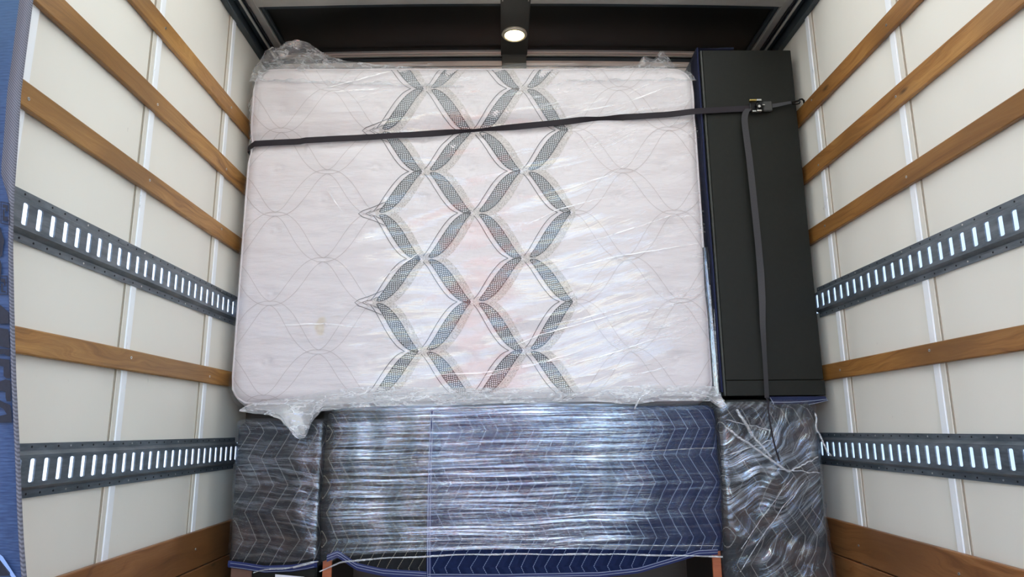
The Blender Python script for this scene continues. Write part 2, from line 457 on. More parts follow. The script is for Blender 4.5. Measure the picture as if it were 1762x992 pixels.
# z bands of wall fittings
TRK = [(.4469, .5723), (-.1501, -.0217)]
SLT = [(1.3018, 1.3724), (1.0332, 1.1063), (.7604, .8257), (.1858, .2481)]
PLK = [(-.4880, -.3575), (-.6240, -.4925), (FZ, -.6285)]
STUD = [2.11 + .5705 * k for k in range(-5, 2)]
def wall(side):
    L = side < 0; xw = XL if L else XR; s = 1 if L else -1     # s: inward
    nm = 'left' if L else 'right'
    b = MB(); b.grid([[(xw - s * .03, YR + (YF - YR) * i / 8, z) for z in (FZ, ZC + .03)] for i in range(9)], smooth=False)
    root = struct(b.build('wall_' + nm, M['skin']))
    off = 0. if L else -.025
    # liner panels between studs, above / between / below the tracks
    bands = [(FZ, TRK[1][0] + .022), (TRK[1][1] - .022, TRK[0][0] + .022), (TRK[0][1] - .022, ZC)]
    ed = [YR - .3] + [y + off for y in STUD] + [YF + .2]
    for i in range(len(ed) - 1):
        for (z0, z1) in bands:
            y0 = max(ed[i] + .002, YR); y1 = min(ed[i + 1] - .0545, YF)
            if y1 - y0 < .05: continue
            b = MB()
            nn, mm = 14, max(3, int((z1 - z0) / .06))
            P = []
            for a in range(nn + 1):
                r = []
                for q in range(mm + 1):
                    u = a / nn
                    edge = min(u, 1 - u) * (y1 - y0)
                    bulge = .004 * sstep(0, .12, edge)
                    r.append((xw - s * (.002 - bulge), y0 + (y1 - y0) * u, z0 + (z1 - z0) * q / mm))
                P.append(r)
            b.grid(P)
            struct(b.build('liner_panel', M['liner'], root))
    for y in [q + off for q in STUD]:
        if y < YR or y > YF: continue
        for (z0, z1) in bands:
            b = MB(); b.box(min(xw - s * .004, xw + s * .006), max(xw - s * .004, xw + s * .006), y - .028, y, z0, z1, 0, .001)
            struct(b.build('seam_strip', M['alu'], root))
            b = MB(); b.box(min(xw - s * .006, xw + s * .0035), max(xw - s * .006, xw + s * .0035), y - .052, y - .030, z0, z1, 0, .001)
            b.box(min(xw - s * .008, xw + s * .0015), max(xw - s * .008, xw + s * .0015), y - .0575, y - .0530, z0, z1, 1)
            struct(b.build('bead_strip', [M['bead'], M['gap']], root))
    return root
wall(-1); wall(1)

b = MB(); b.box(XL - .03, XR + .03, YF, YF + .03, FZ, ZC + .06)
wf = struct(b.build('wall_front', M['nose']))
# ceiling: translucent roof sheet up to the last bow, black panel beyond it
b = MB(); b.grid([[(XL - .03 + (XR - XL + .06) * j / 16, YR + (2.62 - YR) * i / 6, ZC + .05 + arch(XL + (XR - XL) * j / 16)) for j in range(17)] for i in range(7)])
ceil = struct(b.build('ceiling', M['roof']))
b = MB(); b.grid([[(XL + .02 + (XR - XL - .04) * j / 16, 2.60 + (YF - 2.60) * i / 4, ZC - .004 + arch(XL + (XR - XL) * j / 16)) for j in range(17)] for i in range(5)])
b.grid([[(XL + .02 + (XR - XL - .04) * j / 16, 2.60 + (YF - 2.60) * i / 4, ZC + .02 + arch(XL + (XR - XL) * j / 16)) for j in range(17)] for i in range(5)])
struct(b.build('ceiling_panel', M['roofblack'], ceil))
def cross(name, y0, y1, z0, z1, mat, x0=-1.09, x1=1.27, par=None):
    b = MB(); n_ = 20; P = []
    for j in range(n_ + 1):
        x = x0 + (x1 - x0) * j / n_; a = arch(x)
        P.append([(x, y0, z0 + a), (x, y0, z1 + a), (x, y1, z1 + a), (x, y1, z0 + a)])
    b.grid(P, 0, False, closed=True)
    o = len(b.v) - 4 * (n_ + 1); b.f += [(o, o + 1, o + 2, o + 3), (o + 4 * n_, o + 4 * n_ + 3, o + 4 * n_ + 2, o + 4 * n_ + 1)]; b.m += [0, 0]; b.sm += [False, False]
    return struct(fix_normals(b.build(name, mat, par)))
bow = cross('trim_1', 2.50, 2.615, ZC - .022, ZC + .03, M['bowpaint'])
for k in range(1, 5): cross('roof_bow', 2.50 - .6 * k - .05, 2.50 - .6 * k, ZC - .02, ZC + .04, M['lightmetal'], par=bow)
cross('bow_lip', 2.605, 2.66, ZC - .030, ZC - .004, M['lightmetal'], par=bow)
cross('bow_edge', 2.662, 2.668, ZC - .026, ZC - .006, M['screw'], par=bow)
cross('bow_step', 2.672, 2.70, ZC - .016, ZC - .004, M['railmetal'], par=bow)
# ribbed trim across the top of the nose wall
tr = cross('trim_2', 3.075, 3.085, ZC - .035, ZC - .004, M['lightmetal'])
for (z0, z1, y, m) in [(-.055, -.037, 3.09, 'railmetal'), (-.030, -.022, 3.06, 'brightmetal'), (-.084, -.058, 3.085, 'brightmetal'), (-.090, -.085, 3.09, 'railmetal'), (-.118, -.092, 3.083, 'brightmetal'), (-.21, -.120, 3.10, 'railmetal')]:
    cross('trim_rib', y, y + .03, ZC + z0, ZC + z1, M[m], par=tr)
# corner rails along both walls
for s, xw, nm in ((1, XL, 'trim_3'), (-1, XR, 'trim_4')):
    def bx(o, xa, xb, z0, z1, m, name=None):
        b = MB(); xa, xb = xw + s * xa, xw + s * xb
        b.box(min(xa, xb), max(xa, xb), YR, YF, z0, z1, 0, .003)
        return struct(b.build(name or 'rail_lip', M[m], o))
    r = bx(None, 0, .030, 1.735, 1.83, 'railmetal', nm)
    bx(r, .031, .058, 1.775, 1.84, 'railmetal'); bx(r, .0585, .064, 1.76, 1.775, 'lightmetal')
    bx(r, .066, .100, 1.80, 1.845, 'lightmetal'); bx(r, .100, .118, 1.812, 1.845, 'railmetal'); bx(r, .060, .0655, 1.79, 1.84, 'darkhole')

# ------------------------------------------------------------------ slats, tracks, planks
def slatobj(name, side, z0, z1, mat, ya=YR + .1, yb=3.05, proud=.0, label=None, cat=None, parent=None, screws=True):
    L = side < 0; s = 1 if L else -1; xw = XL if L else XR; xs = SL if L else SR
    b = MB(); xa, xb = sorted((xw + s * .0055, xs + s * proud))
    n_ = 24; P = []
    for i in range(n_ + 1):
        y = ya + (yb - ya) * i / n_; w = .0012 * nz(y * 3, z0 * 9); w2 = .0012 * nz(y * 2.2, z0 * 9, 5)
        P.append([(xa, y, z0 + w), (xa, y, z1 + w2), (xb - (.002 if s > 0 else 0), y, z1 + w2), (xb, y, z1 - .003 + w2), (xb, y, z0 + .003 + w), (xb - (.002 if s > 0 else 0), y, z0 + w)] if s > 0 else
                 [(xb, y, z0 + w), (xb, y, z1 + w2), (xa + .002, y, z1 + w2), (xa, y, z1 - .003 + w2), (xa, y, z0 + .003 + w), (xa + .002, y, z0 + w)])
    b.grid(P, 0, False, closed=True); m6 = 6
    o = 0; b.f += [tuple(range(6)), tuple(n_ * 6 + k for k in range(5, -1, -1))]; b.m += [0, 0]; b.sm += [False, False]
    ob = fix_normals(b.build(name, mat, parent))
    if label: tag(ob, label, cat)
    if screws:
        first = None
        for y in [q - (.015 if L else .04) for q in STUD]:
            if y < ya or y > yb: continue
            zz = (z0 + z1) / 2 + rnd.uniform(-.012, .012)
            if first is None:
                b = MB(); xx = xb if s > 0 else xa - .0015
                b.disc((0, 0, 0), .0045, 12, 'x', 0, .0015); b.disc((-.0003 if s < 0 else .0012, 0, 0), .0016, 6, 'x', 1, .0006)
                sc_ = b.build('screw', [M['screw'], M['darkhole']], ob); first = sc_
            else:
                sc_ = first.copy(); C.objects.link(sc_); sc_.parent = ob
            sc_.location = (xx, y, zz)
    return ob
order = ['topmost', 'second highest', 'third highest', 'lowest']
ends = {-1: 3.05, 1: 2.735}
for side, nm, mt in ((-1, 'left', 'slat'), (1, 'right', 'slat_r')):
    for k, (z0, z1) in enumerate(SLT):
        note = ['just below the roof rail', 'between two other wooden rails', 'just above the upper steel track', 'between the two steel tracks'][k]
        lab = '%s brown wooden rail on the %s wall, %s' % (order[k], nm, note)
        slatobj('wooden_rail', side, z0, z1, M[mt], yb=3.05, label=lab, cat='rail')
    base = None
    for k, (z0, z1) in enumerate(PLK):
        o = slatobj('baseboard_' + nm if k == 0 else 'plank', side, z0, z1, M['plank'], ya=YR + .02, yb=3.1, parent=base)
        struct(o)
        if k == 0: base = o

def track(side, z0, z1, y1, label):
    L = side < 0; s = 1 if L else -1; xs = SL if L else SR; xw = XL if L else XR
    x_fl = xw + s * .008            # flange
    x_web = xs + s * .004           # raised web
    b = MB(); pitch = .0508; hw, sh0, sh1 = .0098, .030, .097
    n_ = int((y1 - (YR + .2)) / pitch); y0 = y1 - n_ * pitch
    prof = [(x_fl - s * .003, 0.), (x_fl, 0.), (x_fl, .018), (x_web, .027)]
    prof_t = [(x_web, .1), (x_fl, .109), (x_fl, .1265), (x_fl - s * .003, .1265)]
    hgt = z1 - z0; k_ = hgt / .1265
    for pr in (prof, prof_t):
        b.grid([[(x, y0, z0 + z * k_) for x, z in pr], [(x, y1, z0 + z * k_) for x, z in pr]], 0, False)
    # web with pierced slots
    za, zb = z0 + .027 * k_, z0 + .1 * k_
    sa, sb = z0 + (.027 + .010) * k_, z0 + (.1 - .009) * k_
    for i in range(n_):
        ya = y0 + i * pitch; yb = ya + pitch; yc = (ya + yb) / 2; p, q = yc - hw, yc + hw
        O = [(x_web, ya, za), (x_web, yb, za), (x_web, yb, zb), (x_web, ya, zb)]
        c_ = .003
        I = [(x_web, p + c_, sa), (x_web, q - c_, sa), (x_web, q, sa + c_), (x_web, q, sb - c_), (x_web, q - c_, sb), (x_web, p + c_, sb), (x_web, p, sb - c_), (x_web, p, sa + c_)]
        vs = O + I + [(x_web - s * .004, y, z) for _, y, z in I]
        fs = [(0, 1, 5, 4), (1, 6, 5), (1, 2, 7, 6), (2, 8, 7), (2, 3, 9, 8), (3, 10, 9), (3, 0, 11, 10), (0, 4, 11)]
        fs += [(4 + t, 4 + (t + 1) % 8, 12 + (t + 1) % 8, 12 + t) for t in range(8)]
        b.add(vs, fs, 0)
        # rim lines around the slot, rivet holes in both flanges
        for zz in (z0 + .009 * k_, z0 + .118 * k_):
            b.disc((x_fl if s > 0 else x_fl - .0008, yc + .012, zz), .0028, 8, 'x', 1 if i % 6 else 2, .0008)
    ob = b.build('logistics_track', [M['track'], M['darkhole'], M['screw']])
    return tag(ob, label, 'steel track')
track(-1, *TRK[0], 2.96, 'grey slotted steel track on the left wall, sloping down under three wooden rails')
track(-1, *TRK[1], 3.0, 'grey slotted steel track on the left wall, lower one above the bottom planks')
track(1, *TRK[0], 2.79, 'grey slotted steel track on the right wall, upper one, ending beside black cabinet')
track(1, *TRK[1], 2.93, 'grey slotted steel track on the right wall, lower one beside the film-wrapped stack')

# ------------------------------------------------------------------ ceiling lamp
lamp = empty('ceiling_lamp', 'round lit lamp on a black plate under the dark ceiling', 'lamp')
zl = ZC - .004
b = MB(); b.box(-.003, .127, 2.615, 3.10, zl - .012, zl + .012, 0, .002); b.box(.002, .122, 3.066, 3.070, zl - .16, zl - .004, 0, .001)
b.build('mounting_plate', M['plate'], lamp)
lx, ly = .061, 2.885
b = MB(); n_ = 40; prof = [(.058, 0), (.060, -.006), (.056, -.012), (.049, -.014), (.045, -.011), (.044, -.004)]
b.grid([[(lx + r * math.cos(2 * PI * k / n_), ly + r * math.sin(2 * PI * k / n_), zl - .012 + z) for k in range(n_)] for r, z in prof], 0, True, closed=True)
bz = b.build('lamp_ring', M['bezel'], lamp)
b = MB(); prof = [(.044, -.006), (.040, -.013), (.028, -.018), (.014, -.0205), (.001, -.021)]
b.grid([[(lx + r * math.cos(2 * PI * k / n_), ly + r * math.sin(2 * PI * k / n_), zl - .012 + z) for k in range(n_)] for r, z in prof], 0, True, closed=True)
b.build('lens', M['lens'], lamp)
for (sx, sy) in ((.006, 2.635), (.118, 2.635), (lx - .036, ly + .03), (lx + .036, ly + .03)):
    b = MB(); b.disc((sx, sy, zl - .0135 - (.010 if sy > 2.7 else 0)), .003, 10, 'z', 0, .0035); b.build('screw', M['screw'] if sy < 2.7 else M['darkhole'], lamp)

# ------------------------------------------------------------------ mattress
MX0, MX1, MZ0, MZ1, MY0, MY1 = -1.105, .862, .095, 1.585, 2.76, 3.05
TUFT = []
for r in range(12):
    z = .275 + .1375 * r
    for k in range(-3, 5):
        x = -.13 + .415 * k + (.2075 if r % 2 else 0)
        if MX0 + .06 < x < MX1 - .06 and z < MZ1 - .05: TUFT.append((x, z))
STRAPZ = [(-1.2, 1.212), (-1.063, 1.219), (-.56, 1.244), (-.11, 1.273), (.344, 1.317), (.852, 1.343), (1.10, 1.356)]
def strap_z(x): return interp(STRAPZ, x)
def front_y(x, z):
    """front surface of the mattress (rounded rim, quilting, dent under the strap)"""
    R = .062
    d = min(x - MX0, MX1 - x, z - MZ0, MZ1 - z)
    if x < MX0 + .1 and z < MZ0 + .1: d = min(d, .1 - math.hypot(x - MX0 - .1, z - MZ0 - .1))
    if x > MX1 - .1 and z < MZ0 + .1: d = min(d, .1 - math.hypot(x - MX1 + .1, z - MZ0 - .1))
    if x < MX0 + .1 and z > MZ1 - .1: d = min(d, .1 - math.hypot(x - MX0 - .1, z - MZ1 + .1))
    if x > MX1 - .1 and z > MZ1 - .1: d = min(d, .1 - math.hypot(x - MX1 + .1, z - MZ1 + .1))
    d = max(0., d)
    y = MY0 + (R - math.sqrt(max(0., R * R - (R - d) ** 2)) if d < R else 0.)
    k = sstep(0, .12, d)
    y += k * (.004 * nz(x * 3.5, z * 14.) + .006 * nz(x * 1.7, z * 2.2, 4.) + .002 * nz(x * 9., z * 24., 7.))
    s = strap_z(x)
    y += .026 * math.exp(-((z - s) / .05) ** 2) * (1. if x < 0 else max(.35, 1 - x)) * (1.3 if x < -.85 else 1.)
    return y
def tuft(x, z):
    t = 0
    for (tx, tz) in TUFT:
        q = (x - tx) ** 2 + (z - tz) ** 2
        if q < .0064: t += .011 * math.exp(-q / .0007) - .0085 * math.exp(-q / .00010)
    return t
def rmap(x, z):
    """square grid -> rounded rectangle outline"""
    r = .1
    for cx, sx in ((MX0 + r, -1), (MX1 - r, 1)):
        for cz, sz in ((MZ0 + r, -1), (MZ1 - r, 1)):
            dx, dz = (x - cx) * sx, (z - cz) * sz
            if dx > 0 and dz > 0:
                m = max(dx, dz); h = math.hypot(dx, dz)
                return cx + sx * dx * m / h, cz + sz * dz * m / h
    return x, z
def slab(nx, nz_, yfun, grow=0., ys=(.10, .22, .29), squeeze=.035, wav=0.):
    b = MB(); P = []
    for j in range(nz_ + 1):
        r = []
        for i in range(nx + 1):
            x, z = rmap(MX0 + (MX1 - MX0) * i / nx, MZ0 + (MZ1 - MZ0) * j / nz_)
            y = yfun(x, z)
            gx = (x - (MX0 + MX1) / 2) / ((MX1 - MX0) / 2); gz = (z - (MZ0 + MZ1) / 2) / ((MZ1 - MZ0) / 2)
            r.append((x + grow * gx, y, z + grow * gz))
        P.append(r)
    b.grid(P)
    loop = [(0, i) for i in range(nx)] + [(j, nx) for j in range(nz_)] + [(nz_, i) for i in range(nx, 0, -1)] + [(j, 0) for j in range(nz_, 0, -1)]
    rim = [P[j][i] for j, i in loop]; rings = [rim]
    cx, cz = (MX0 + MX1) / 2, (MZ0 + MZ1) / 2
    for q, dy in enumerate(ys):
        r2 = []
        for (x, y, z) in rim:
            o = [.010, .010, -.02][q]
            ox = o * (1 if x > cx else -1) if abs(x - cx) / (MX1 - MX0) > abs(z - cz) / (MZ1 - MZ0) else 0
            oz = 0 if ox else o * (1 if z > cz else -1)
            if wav: w = wav * nz(x * 9, z * 9, dy * 30); ox += w * (1 if x > cx else -1) * .7; oz += w * .5
            # the strap bites into both vertical edges
            if abs(z - strap_z(x)) < .05 and abs(x - cx) > .9: ox -= (1 if x > cx else -1) * .012
            r2.append((x + ox, MY0 + dy, z + oz))
        rings.append(r2)
    b.grid(rings, 0, True, closed=True)
    return b, rings[-1]
b, back = slab(250, 190, lambda x, z: front_y(x, z) + tuft(x, z))
b.add(back, [tuple(range(len(back)))], 0)
# ---- embroidered lattice, laid as ribbons of cloth on the surface
COL = [-.535 + .2105 * k for k in range(-3, 8)]
def node_z(ci, k):      # ci: index from the first inner column (0 -> x=-.535)
    if ci % 2 == 0: return 1.278 - .381 * k
    return 1.468 - .3845 * k
def inside(x, z): return MX0 + .01 < x < MX1 - .01 and MZ0 + .02 < z < MZ1 - .002
def ribbon(pl, pr, mi, lift=.0012):
    run = []
    def flush():
        if len(run) > 1: b.grid([[p, q] for p, q in run], mi, True)
        run.clear()
    for (xa, za), (xb_, zb) in zip(pl, pr):
        if inside(xa, za) and inside(xb_, zb):
            run.append(((xa, front_y(xa, za) + tuft(xa, za) - lift, za), (xb_, front_y(xb_, zb) + tuft(xb_, zb) - lift, zb)))
        else: flush()
    flush()
def edge_curve(U, Lo, t):
    s = .50 * t + .50 * (t * t * (3 - 2 * t))
    return U[0] + (Lo[0] - U[0]) * t, U[1] + (Lo[1] - U[1]) * s
def thick(path, w, mi, lift):
    L_, R_ = [], []
    for i, (x, z) in enumerate(path):
        x0, z0 = path[max(i - 1, 0)]; x1, z1 = path[min(i + 1, len(path) - 1)]
        l = math.hypot(x1 - x0, z1 - z0) or 1; nx_, nz_ = -(z1 - z0) / l, (x1 - x0) / l
        L_.append((x + nx_ * w, z + nz_ * w)); R_.append((x - nx_ * w, z - nz_ * w))
    ribbon(L_, R_, mi, lift)
N_ = 26
def bez(P, t):
    u = 1 - t; k = (u * u * u, 3 * u * u * t, 3 * u * t * t, t * t * t)
    return sum(k[i] * P[i][0] for i in range(4)), sum(k[i] * P[i][1] for i in range(4))
def sweep(U, Lo, ts, off):
    """points beside the S-shaped band between two crossings; off > 0 lies to its right"""
    dx = Lo[0] - U[0]; P = (U, (U[0] + .42 * dx, U[1] - .004), (Lo[0] - .42 * dx, Lo[1] + .004), Lo); out = []
    for i, t in enumerate(ts):
        x, z = bez(P, t); xa, za = bez(P, max(0, t - .02)); xb, zb = bez(P, min(1, t + .02))
        l = math.hypot(xb - xa, zb - za); nx_, nz_ = -(zb - za) / l, (xb - xa) / l     # normal pointing right (path runs downwards)
        o = off(i / (len(ts) - 1)) if callable(off) else off
        out.append((x + nx_ * o, z + nz_ * o))
    return out
def motif(U, Lo):
    left = Lo[0] < U[0]
    ts = [.07 + .86 * i / N_ for i in range(N_ + 1)]
    wf_ = lambda t: .0235 * max(0., math.sin(PI * t)) ** .6
    A = sweep(U, Lo, ts, lambda t: -.004 - wf_(t)); B = sweep(U, Lo, ts, lambda t: -.004 + wf_(t))
    ribbon(A, B, 1, .0016); thick(A, .0016, 3, .0024); thick(B, .0016, 3, .0024)
    ts = [i / N_ for i in range(N_ + 1)]
    c_ = lambda t: .006 + .030 * math.sin(PI * t) ** .7 if 0 < t < 1 else .006
    ribbon(sweep(U, Lo, ts, lambda t: c_(t) - .012 - .004 * math.sin(PI * t)), sweep(U, Lo, ts, lambda t: c_(t) + .012 + .004 * math.sin(PI * t)), 2, .0010)
    # thin outline on the left, meeting its neighbour in a point left of the crossing
    pts = sweep(U, Lo, ts, lambda t: -(.012 + .032 * math.sin(PI * t) ** .7 if 0 < t < 1 else .012))
    E_ = U if left else Lo; T = (E_[0] - .074, E_[1])
    q = [p for t, p in zip(ts, pts) if (1 - t if left else t) <= .70]
    if left: q.reverse()
    l = q[-1]; m = ((l[0] + T[0]) / 2 - .002, l[1] + (T[1] - l[1]) * .62)
    path = [(x - .006, z) for x, z in q] + [m, T]
    thick(path, .0013, 3, .0020)
def faint(U, Lo):
    ts = [i / N_ for i in range(N_ + 1)]
    for o in (-1, 1):
        thick(sweep(U, Lo, ts, lambda t: o * (.008 + .018 * math.sin(PI * t))), .0010, 4, .0016)
for c in range(-3, 7):
    for k in range(-1, 5):
        inner = 0 <= c <= 3
        a0 = (COL[c + 3], node_z(c, k)); 
        # neighbours of the column to the right, just above and just below
        for kk in range(-1, 6):
            d0 = (COL[c + 4], node_z(c + 1, kk)); dz = a0[1] - d0[1]
            if .05 < dz < .26: (motif if inner else faint)(a0, d0)
            elif -.26 < dz < -.05: (motif if inner else faint)(d0, a0)
# outer rounded tips on the left side of the lattice
for k in range(3):
    zc = node_z(0, k); xc = COL[3]
    path = [(xc - .012 + .055, zc + .05), (xc - .01, zc + .028), (xc - .055, zc + .012), (xc - .072, zc), (xc - .055, zc - .014), (xc - .01, zc - .03), (xc + .04, zc - .052)]
    thick(path, .0012, 3, .0022)
    path = [(xc + .03, zc + .025), (xc - .03, zc + .001), (xc + .03, zc - .026)]
    thick(path, .0011, 3, .0022)
# little arrow heads right of each crossing
for c in range(0, 5):
    for k in range(-1, 5):
        x, z = COL[c + 3], node_z(c, k)
        thick([(x - .018, z + .012), (x - .040, z), (x - .018, z - .012)], .0011, 3, .0026)
mt = b.build('mattress', [M['ticking'], M['hatch'], M['speck'], M['darkline'], M['faintline']])
tag(mt, 'large white mattress with grey lattice embroidery standing on edge in a clear bag', 'mattress')
# piping along the rim
b = MB(); q = []
for i in range(120):
    a = i / 120; w, h = MX1 - MX0 - .03, MZ1 - MZ0 - .03; per = 2 * (w + h); s = a * per
    if s < w: p = (MX0 + .015 + s, MZ0 + .015)
    elif s < w + h: p = (MX1 - .015, MZ0 + .015 + s - w)
    elif s < 2 * w + h: p = (MX1 - .015 - (s - w - h), MZ1 - .015)
    else: p = (MX0 + .015, MZ1 - .015 - (s - 2 * w - h))
    x, z = rmap(*p); q.append((x, front_y(x, z) - .002, z))
q.append(q[0]); b.tube(q, .005, 6)
b.build('piping', M['ticking'], mt)
# plastic bag
def bag_y(x, z):
    y = front_y(x, z) - .008
    e = sstep(0, .1, min(x - MX0, MX1 - x, z - MZ0, MZ1 - z))
    diag = z - x * .28
    y -= e * (.006 + .006 * nz(x * 1.8 + z, diag * 18.) + .001 * nz(x * 4., diag * 40., 3.)) + .004 * (1 - e) * nz(x * 14., z * 14.)
    return min(y, front_y(x, z) - .004)
b, back = slab(160, 130, bag_y, grow=.010, wav=.012)
bag = b.build('plastic_bag', M['bag'], mt)
# bunched plastic standing up over the top corners and hanging as a skirt
flaps = []
def flap(outline_top, base, y_top, y_base, amp, f, n_u=60, n_v=16, seed=0., belly=0., mat='bag_thick'):
    b = MB(); P = []
    for j in range(n_v + 1):
        v = j / n_v; r = []
        for i in range(n_u + 1):
            u = i / n_u
            x0, z0 = base(u); x1, z1 = outline_top(u)
            fade = math.sin(PI * min(1, v * 1.0 + .08) * .5)
            w = amp * fade * (nz(u * f, v * 2.2, seed) + .5 * nz(u * f * 2.7, v * 4, seed + 3))
            r.append((x0 + (x1 - x0) * v + w * .5, y_base + (y_top - y_base) * v + w - belly * math.sin(PI * v), z0 + (z1 - z0) * v + w * .25))
        P.append(r)
    b.grid(P); flaps.append(b.build('bunched_plastic', M[mat], bag))
top = [(-1.118, 1.63), (-1.09, 1.70), (-1.05, 1.725), (-1.01, 1.715), (-.98, 1.745), (-.93, 1.758), (-.88, 1.745), (-.83, 1.705), (-.78, 1.675), (-.70, 1.65), (-.55, 1.635), (-.35, 1.615), (-.15, 1.592)]
flap(lambda u: (lambda x: (x, interp(top, x)))(-1.118 + .96 * u), lambda u: (-1.105 + .94 * u, 1.50 - .03 * u), 2.85, 2.752, .035, 11., 90, 18, 1.)
flap(lambda u: (lambda x: (x, interp(top, x) - .012))(-1.118 + .80 * u), lambda u: (-1.115 + .8 * u, 1.53), 2.97, 2.99, .03, 9., 70, 12, 4.)
flap(lambda u: (-1.128 + .012 * math.sin(u * 9), 1.60 - .36 * u), lambda u: (-1.085, 1.58 - .36 * u), 2.86, 2.765, .02, 8., 30, 10, 8.)
top2 = [(.30, 1.60), (.45, 1.615), (.55, 1.625), (.62, 1.635), (.66, 1.675), (.70, 1.66), (.745, 1.70), (.765, 1.675), (.80, 1.615), (.865, 1.60), (.885, 1.57)]
flap(lambda u: (lambda x: (x, interp(top2, x)))(.28 + .60 * u), lambda u: (.28 + .59 * u, 1.50), 2.85, 2.752, .03, 10., 60, 14, 12.)
# the loose top third of the bag that hangs over the strap line
flap(lambda u: (-1.04 + 1.88 * u, 1.592), lambda u: (-1.06 + 1.90 * u, 1.31 + .03 * math.sin(u * 7) + .05 * u), 2.762, 2.738, .008, 7., 80, 12, 20., mat='bag')
# skirt under the mattress front
bot = [(-1.02, .09), (-.90, .075), (-.86, .06), (-.82, .015), (-.79, -.015), (-.755, -.012), (-.735, .05), (-.70, .09), (-.60, .098), (-.50, .105), (-.3, .107), (0., .112), (.3, .12), (.5, .105), (.62, .12), (.8, .115), (.84, .085), (.862, .10)]
sk = [(-1.02, .11), (-.85, .13), (-.70, .16), (-.55, .175), (-.1, .165), (.3, .165), (.6, .17), (.84, .165)]
flap(lambda u: (lambda x: (x, interp(bot, x) - .012))(-1.02 + 1.882 * u), lambda u: (lambda x: (x, interp(sk, x)))(-1.0 + 1.85 * u), 2.672, 2.748, .016, 26., 160, 14, 30., .004)
flap(lambda u: (lambda x: (x, interp(bot, x) + .005))(-.96 + 1.82 * u), lambda u: (lambda x: (x, interp(sk, x) - .02))(-.93 + 1.78 * u), 2.676, 2.742, .013, 40., 160, 10, 36., .0)
for fo in ([(540, 155), (620, 135), (700, 112)], [(545, 158), (640, 152), (720, 140)], [(960, 632), (1050, 608), (1150, 575)], [(970, 652), (1040, 641), (1090, 622)],
           [(1000, 420), (1090, 392), (1180, 362)], [(870, 600), (930, 575), (1040, 545), (1140, 515)], [(940, 560), (1010, 545), (1080, 525)], [(1085, 645), (1110, 641), (1150, 630)],
           [(800, 655), (920, 627), (1010, 600)], [(700, 646), (830, 641), (1010, 610)], [(980, 192), (1080, 175), (1175, 140)], [(940, 470), (1060, 441), (1200, 418)], [(960, 330), (1050, 300), (1110, 262)],
           [(620, 470), (625, 410), (650, 405)], [(655, 480), (690, 455), (730, 430)], [(470, 560), (560, 556), (640, 566)], [(900, 390), (960, 360), (1060, 335)], [(560, 320), (575, 345), (592, 368)]):
    q = [w_of(x, y, 2.742) for x, y in fo]; P = []
    for k in range(25):
        t = k / 24 * (len(q) - 1); i = min(int(t), len(q) - 2); p = q[i].lerp(q[i + 1], t - i)
        w = .0022 * math.sin(PI * k / 24) + .0003; zz = p[2] + .003 * nz(p[0] * 22, p[2] * 9)
        y = bag_y(p[0], zz) - .002; P.append([(p[0], y - .0010, zz - w), (p[0], y - .0014, zz), (p[0], y - .0010, zz + w)])
    b = MB(); b.grid(P); b.build('plastic_fold', M['fold'], bag)  # crease ribbons with their glint put into the colour
b = MB(); b.tube([(.505, 2.665, .075), (.515, 2.655, .10), (.53, 2.655, .122), (.56, 2.66, .136), (.62, 2.668, .14)], lambda t: .003 + .004 * t, 6)
b.build('loose_strand', M['bag_thick'], bag)

# ------------------------------------------------------------------ wrapped furniture
def plan_path(x0, x1, y0, y1, r, step=.012):
    """plan outline from back left around the front to back right"""
    pts = []
    n1 = max(2, int((y1 - y0 - r) / .03))
    for i in range(n1): pts.append((x0, y1 - (y1 - y0 - r) * i / n1, (-1, 0)))
    for i in range(6): a = PI + PI / 2 * i / 5; pts.append((x0 + r + r * math.cos(a), y0 + r + r * math.sin(a), (math.cos(a), math.sin(a))))
    n2 = max(4, int((x1 - x0 - 2 * r) / step))
    for i in range(1, n2): pts.append((x0 + r + (x1 - x0 - 2 * r) * i / n2, y0, (0, -1)))
    for i in range(6): a = 1.5 * PI + PI / 2 * i / 5; pts.append((x1 - r + r * math.cos(a), y0 + r + r * math.sin(a), (math.cos(a), math.sin(a))))
    for i in range(n1 + 1): pts.append((x1, y0 + r + (y1 - y0 - r) * i / n1, (1, 0)))
    return pts
def drape(b, x0, x1, y0, y1, zbot, ztop, r, disp, off=0., mi=None, nv=34, lid=True, clipx=None, rt=.02):
    """cloth or film over a box: zbot(x) lower edge, ztop(x) upper edge; disp(s, z) pushes outwards"""
    pts = plan_path(x0, x1, y0, y1, r); P = []
    s = 0; px = None; S = []
    for (x, y, nn) in pts:
        if px: s += math.hypot(x - px[0], y - px[1])
        px = (x, y); S.append(s)
    cols = [k for k, p in enumerate(pts) if clipx is None or clipx[0] <= p[0] <= clipx[1]]
    for j in range(nv + 1):
        v = j / nv; row = []
        for k in cols:
            x, y, nn = pts[k]; z = zbot(x) + (ztop(x) - zbot(x)) * v
            d = off + disp(S[k], z) * sstep(0, .15, 1.02 - v)
            t = ztop(x) - z
            if t < rt: d -= (rt - math.sqrt(max(0, rt * rt - (rt - t) ** 2)))
            row.append((x + nn[0] * d, y + nn[1] * d, z + off))
        P.append(row)
    m0 = len(b.f); b.grid(P)
    if mi:
        for f in range(m0, len(b.f)):
            cx = sum(b.v[i][0] for i in b.f[f]) / 4; b.m[f] = mi(cx)
    if lid:
        last = P[-1]
        P2 = [last] + [[(x + ((x0 + x1) / 2 - x) * q * .3, y + (((y0 + y1) / 2) - y) * q, ztop(x) + off + .0005 * q) for (x, y, z) in last] for q in (.15, .6, .95)]
        b.grid(P2)

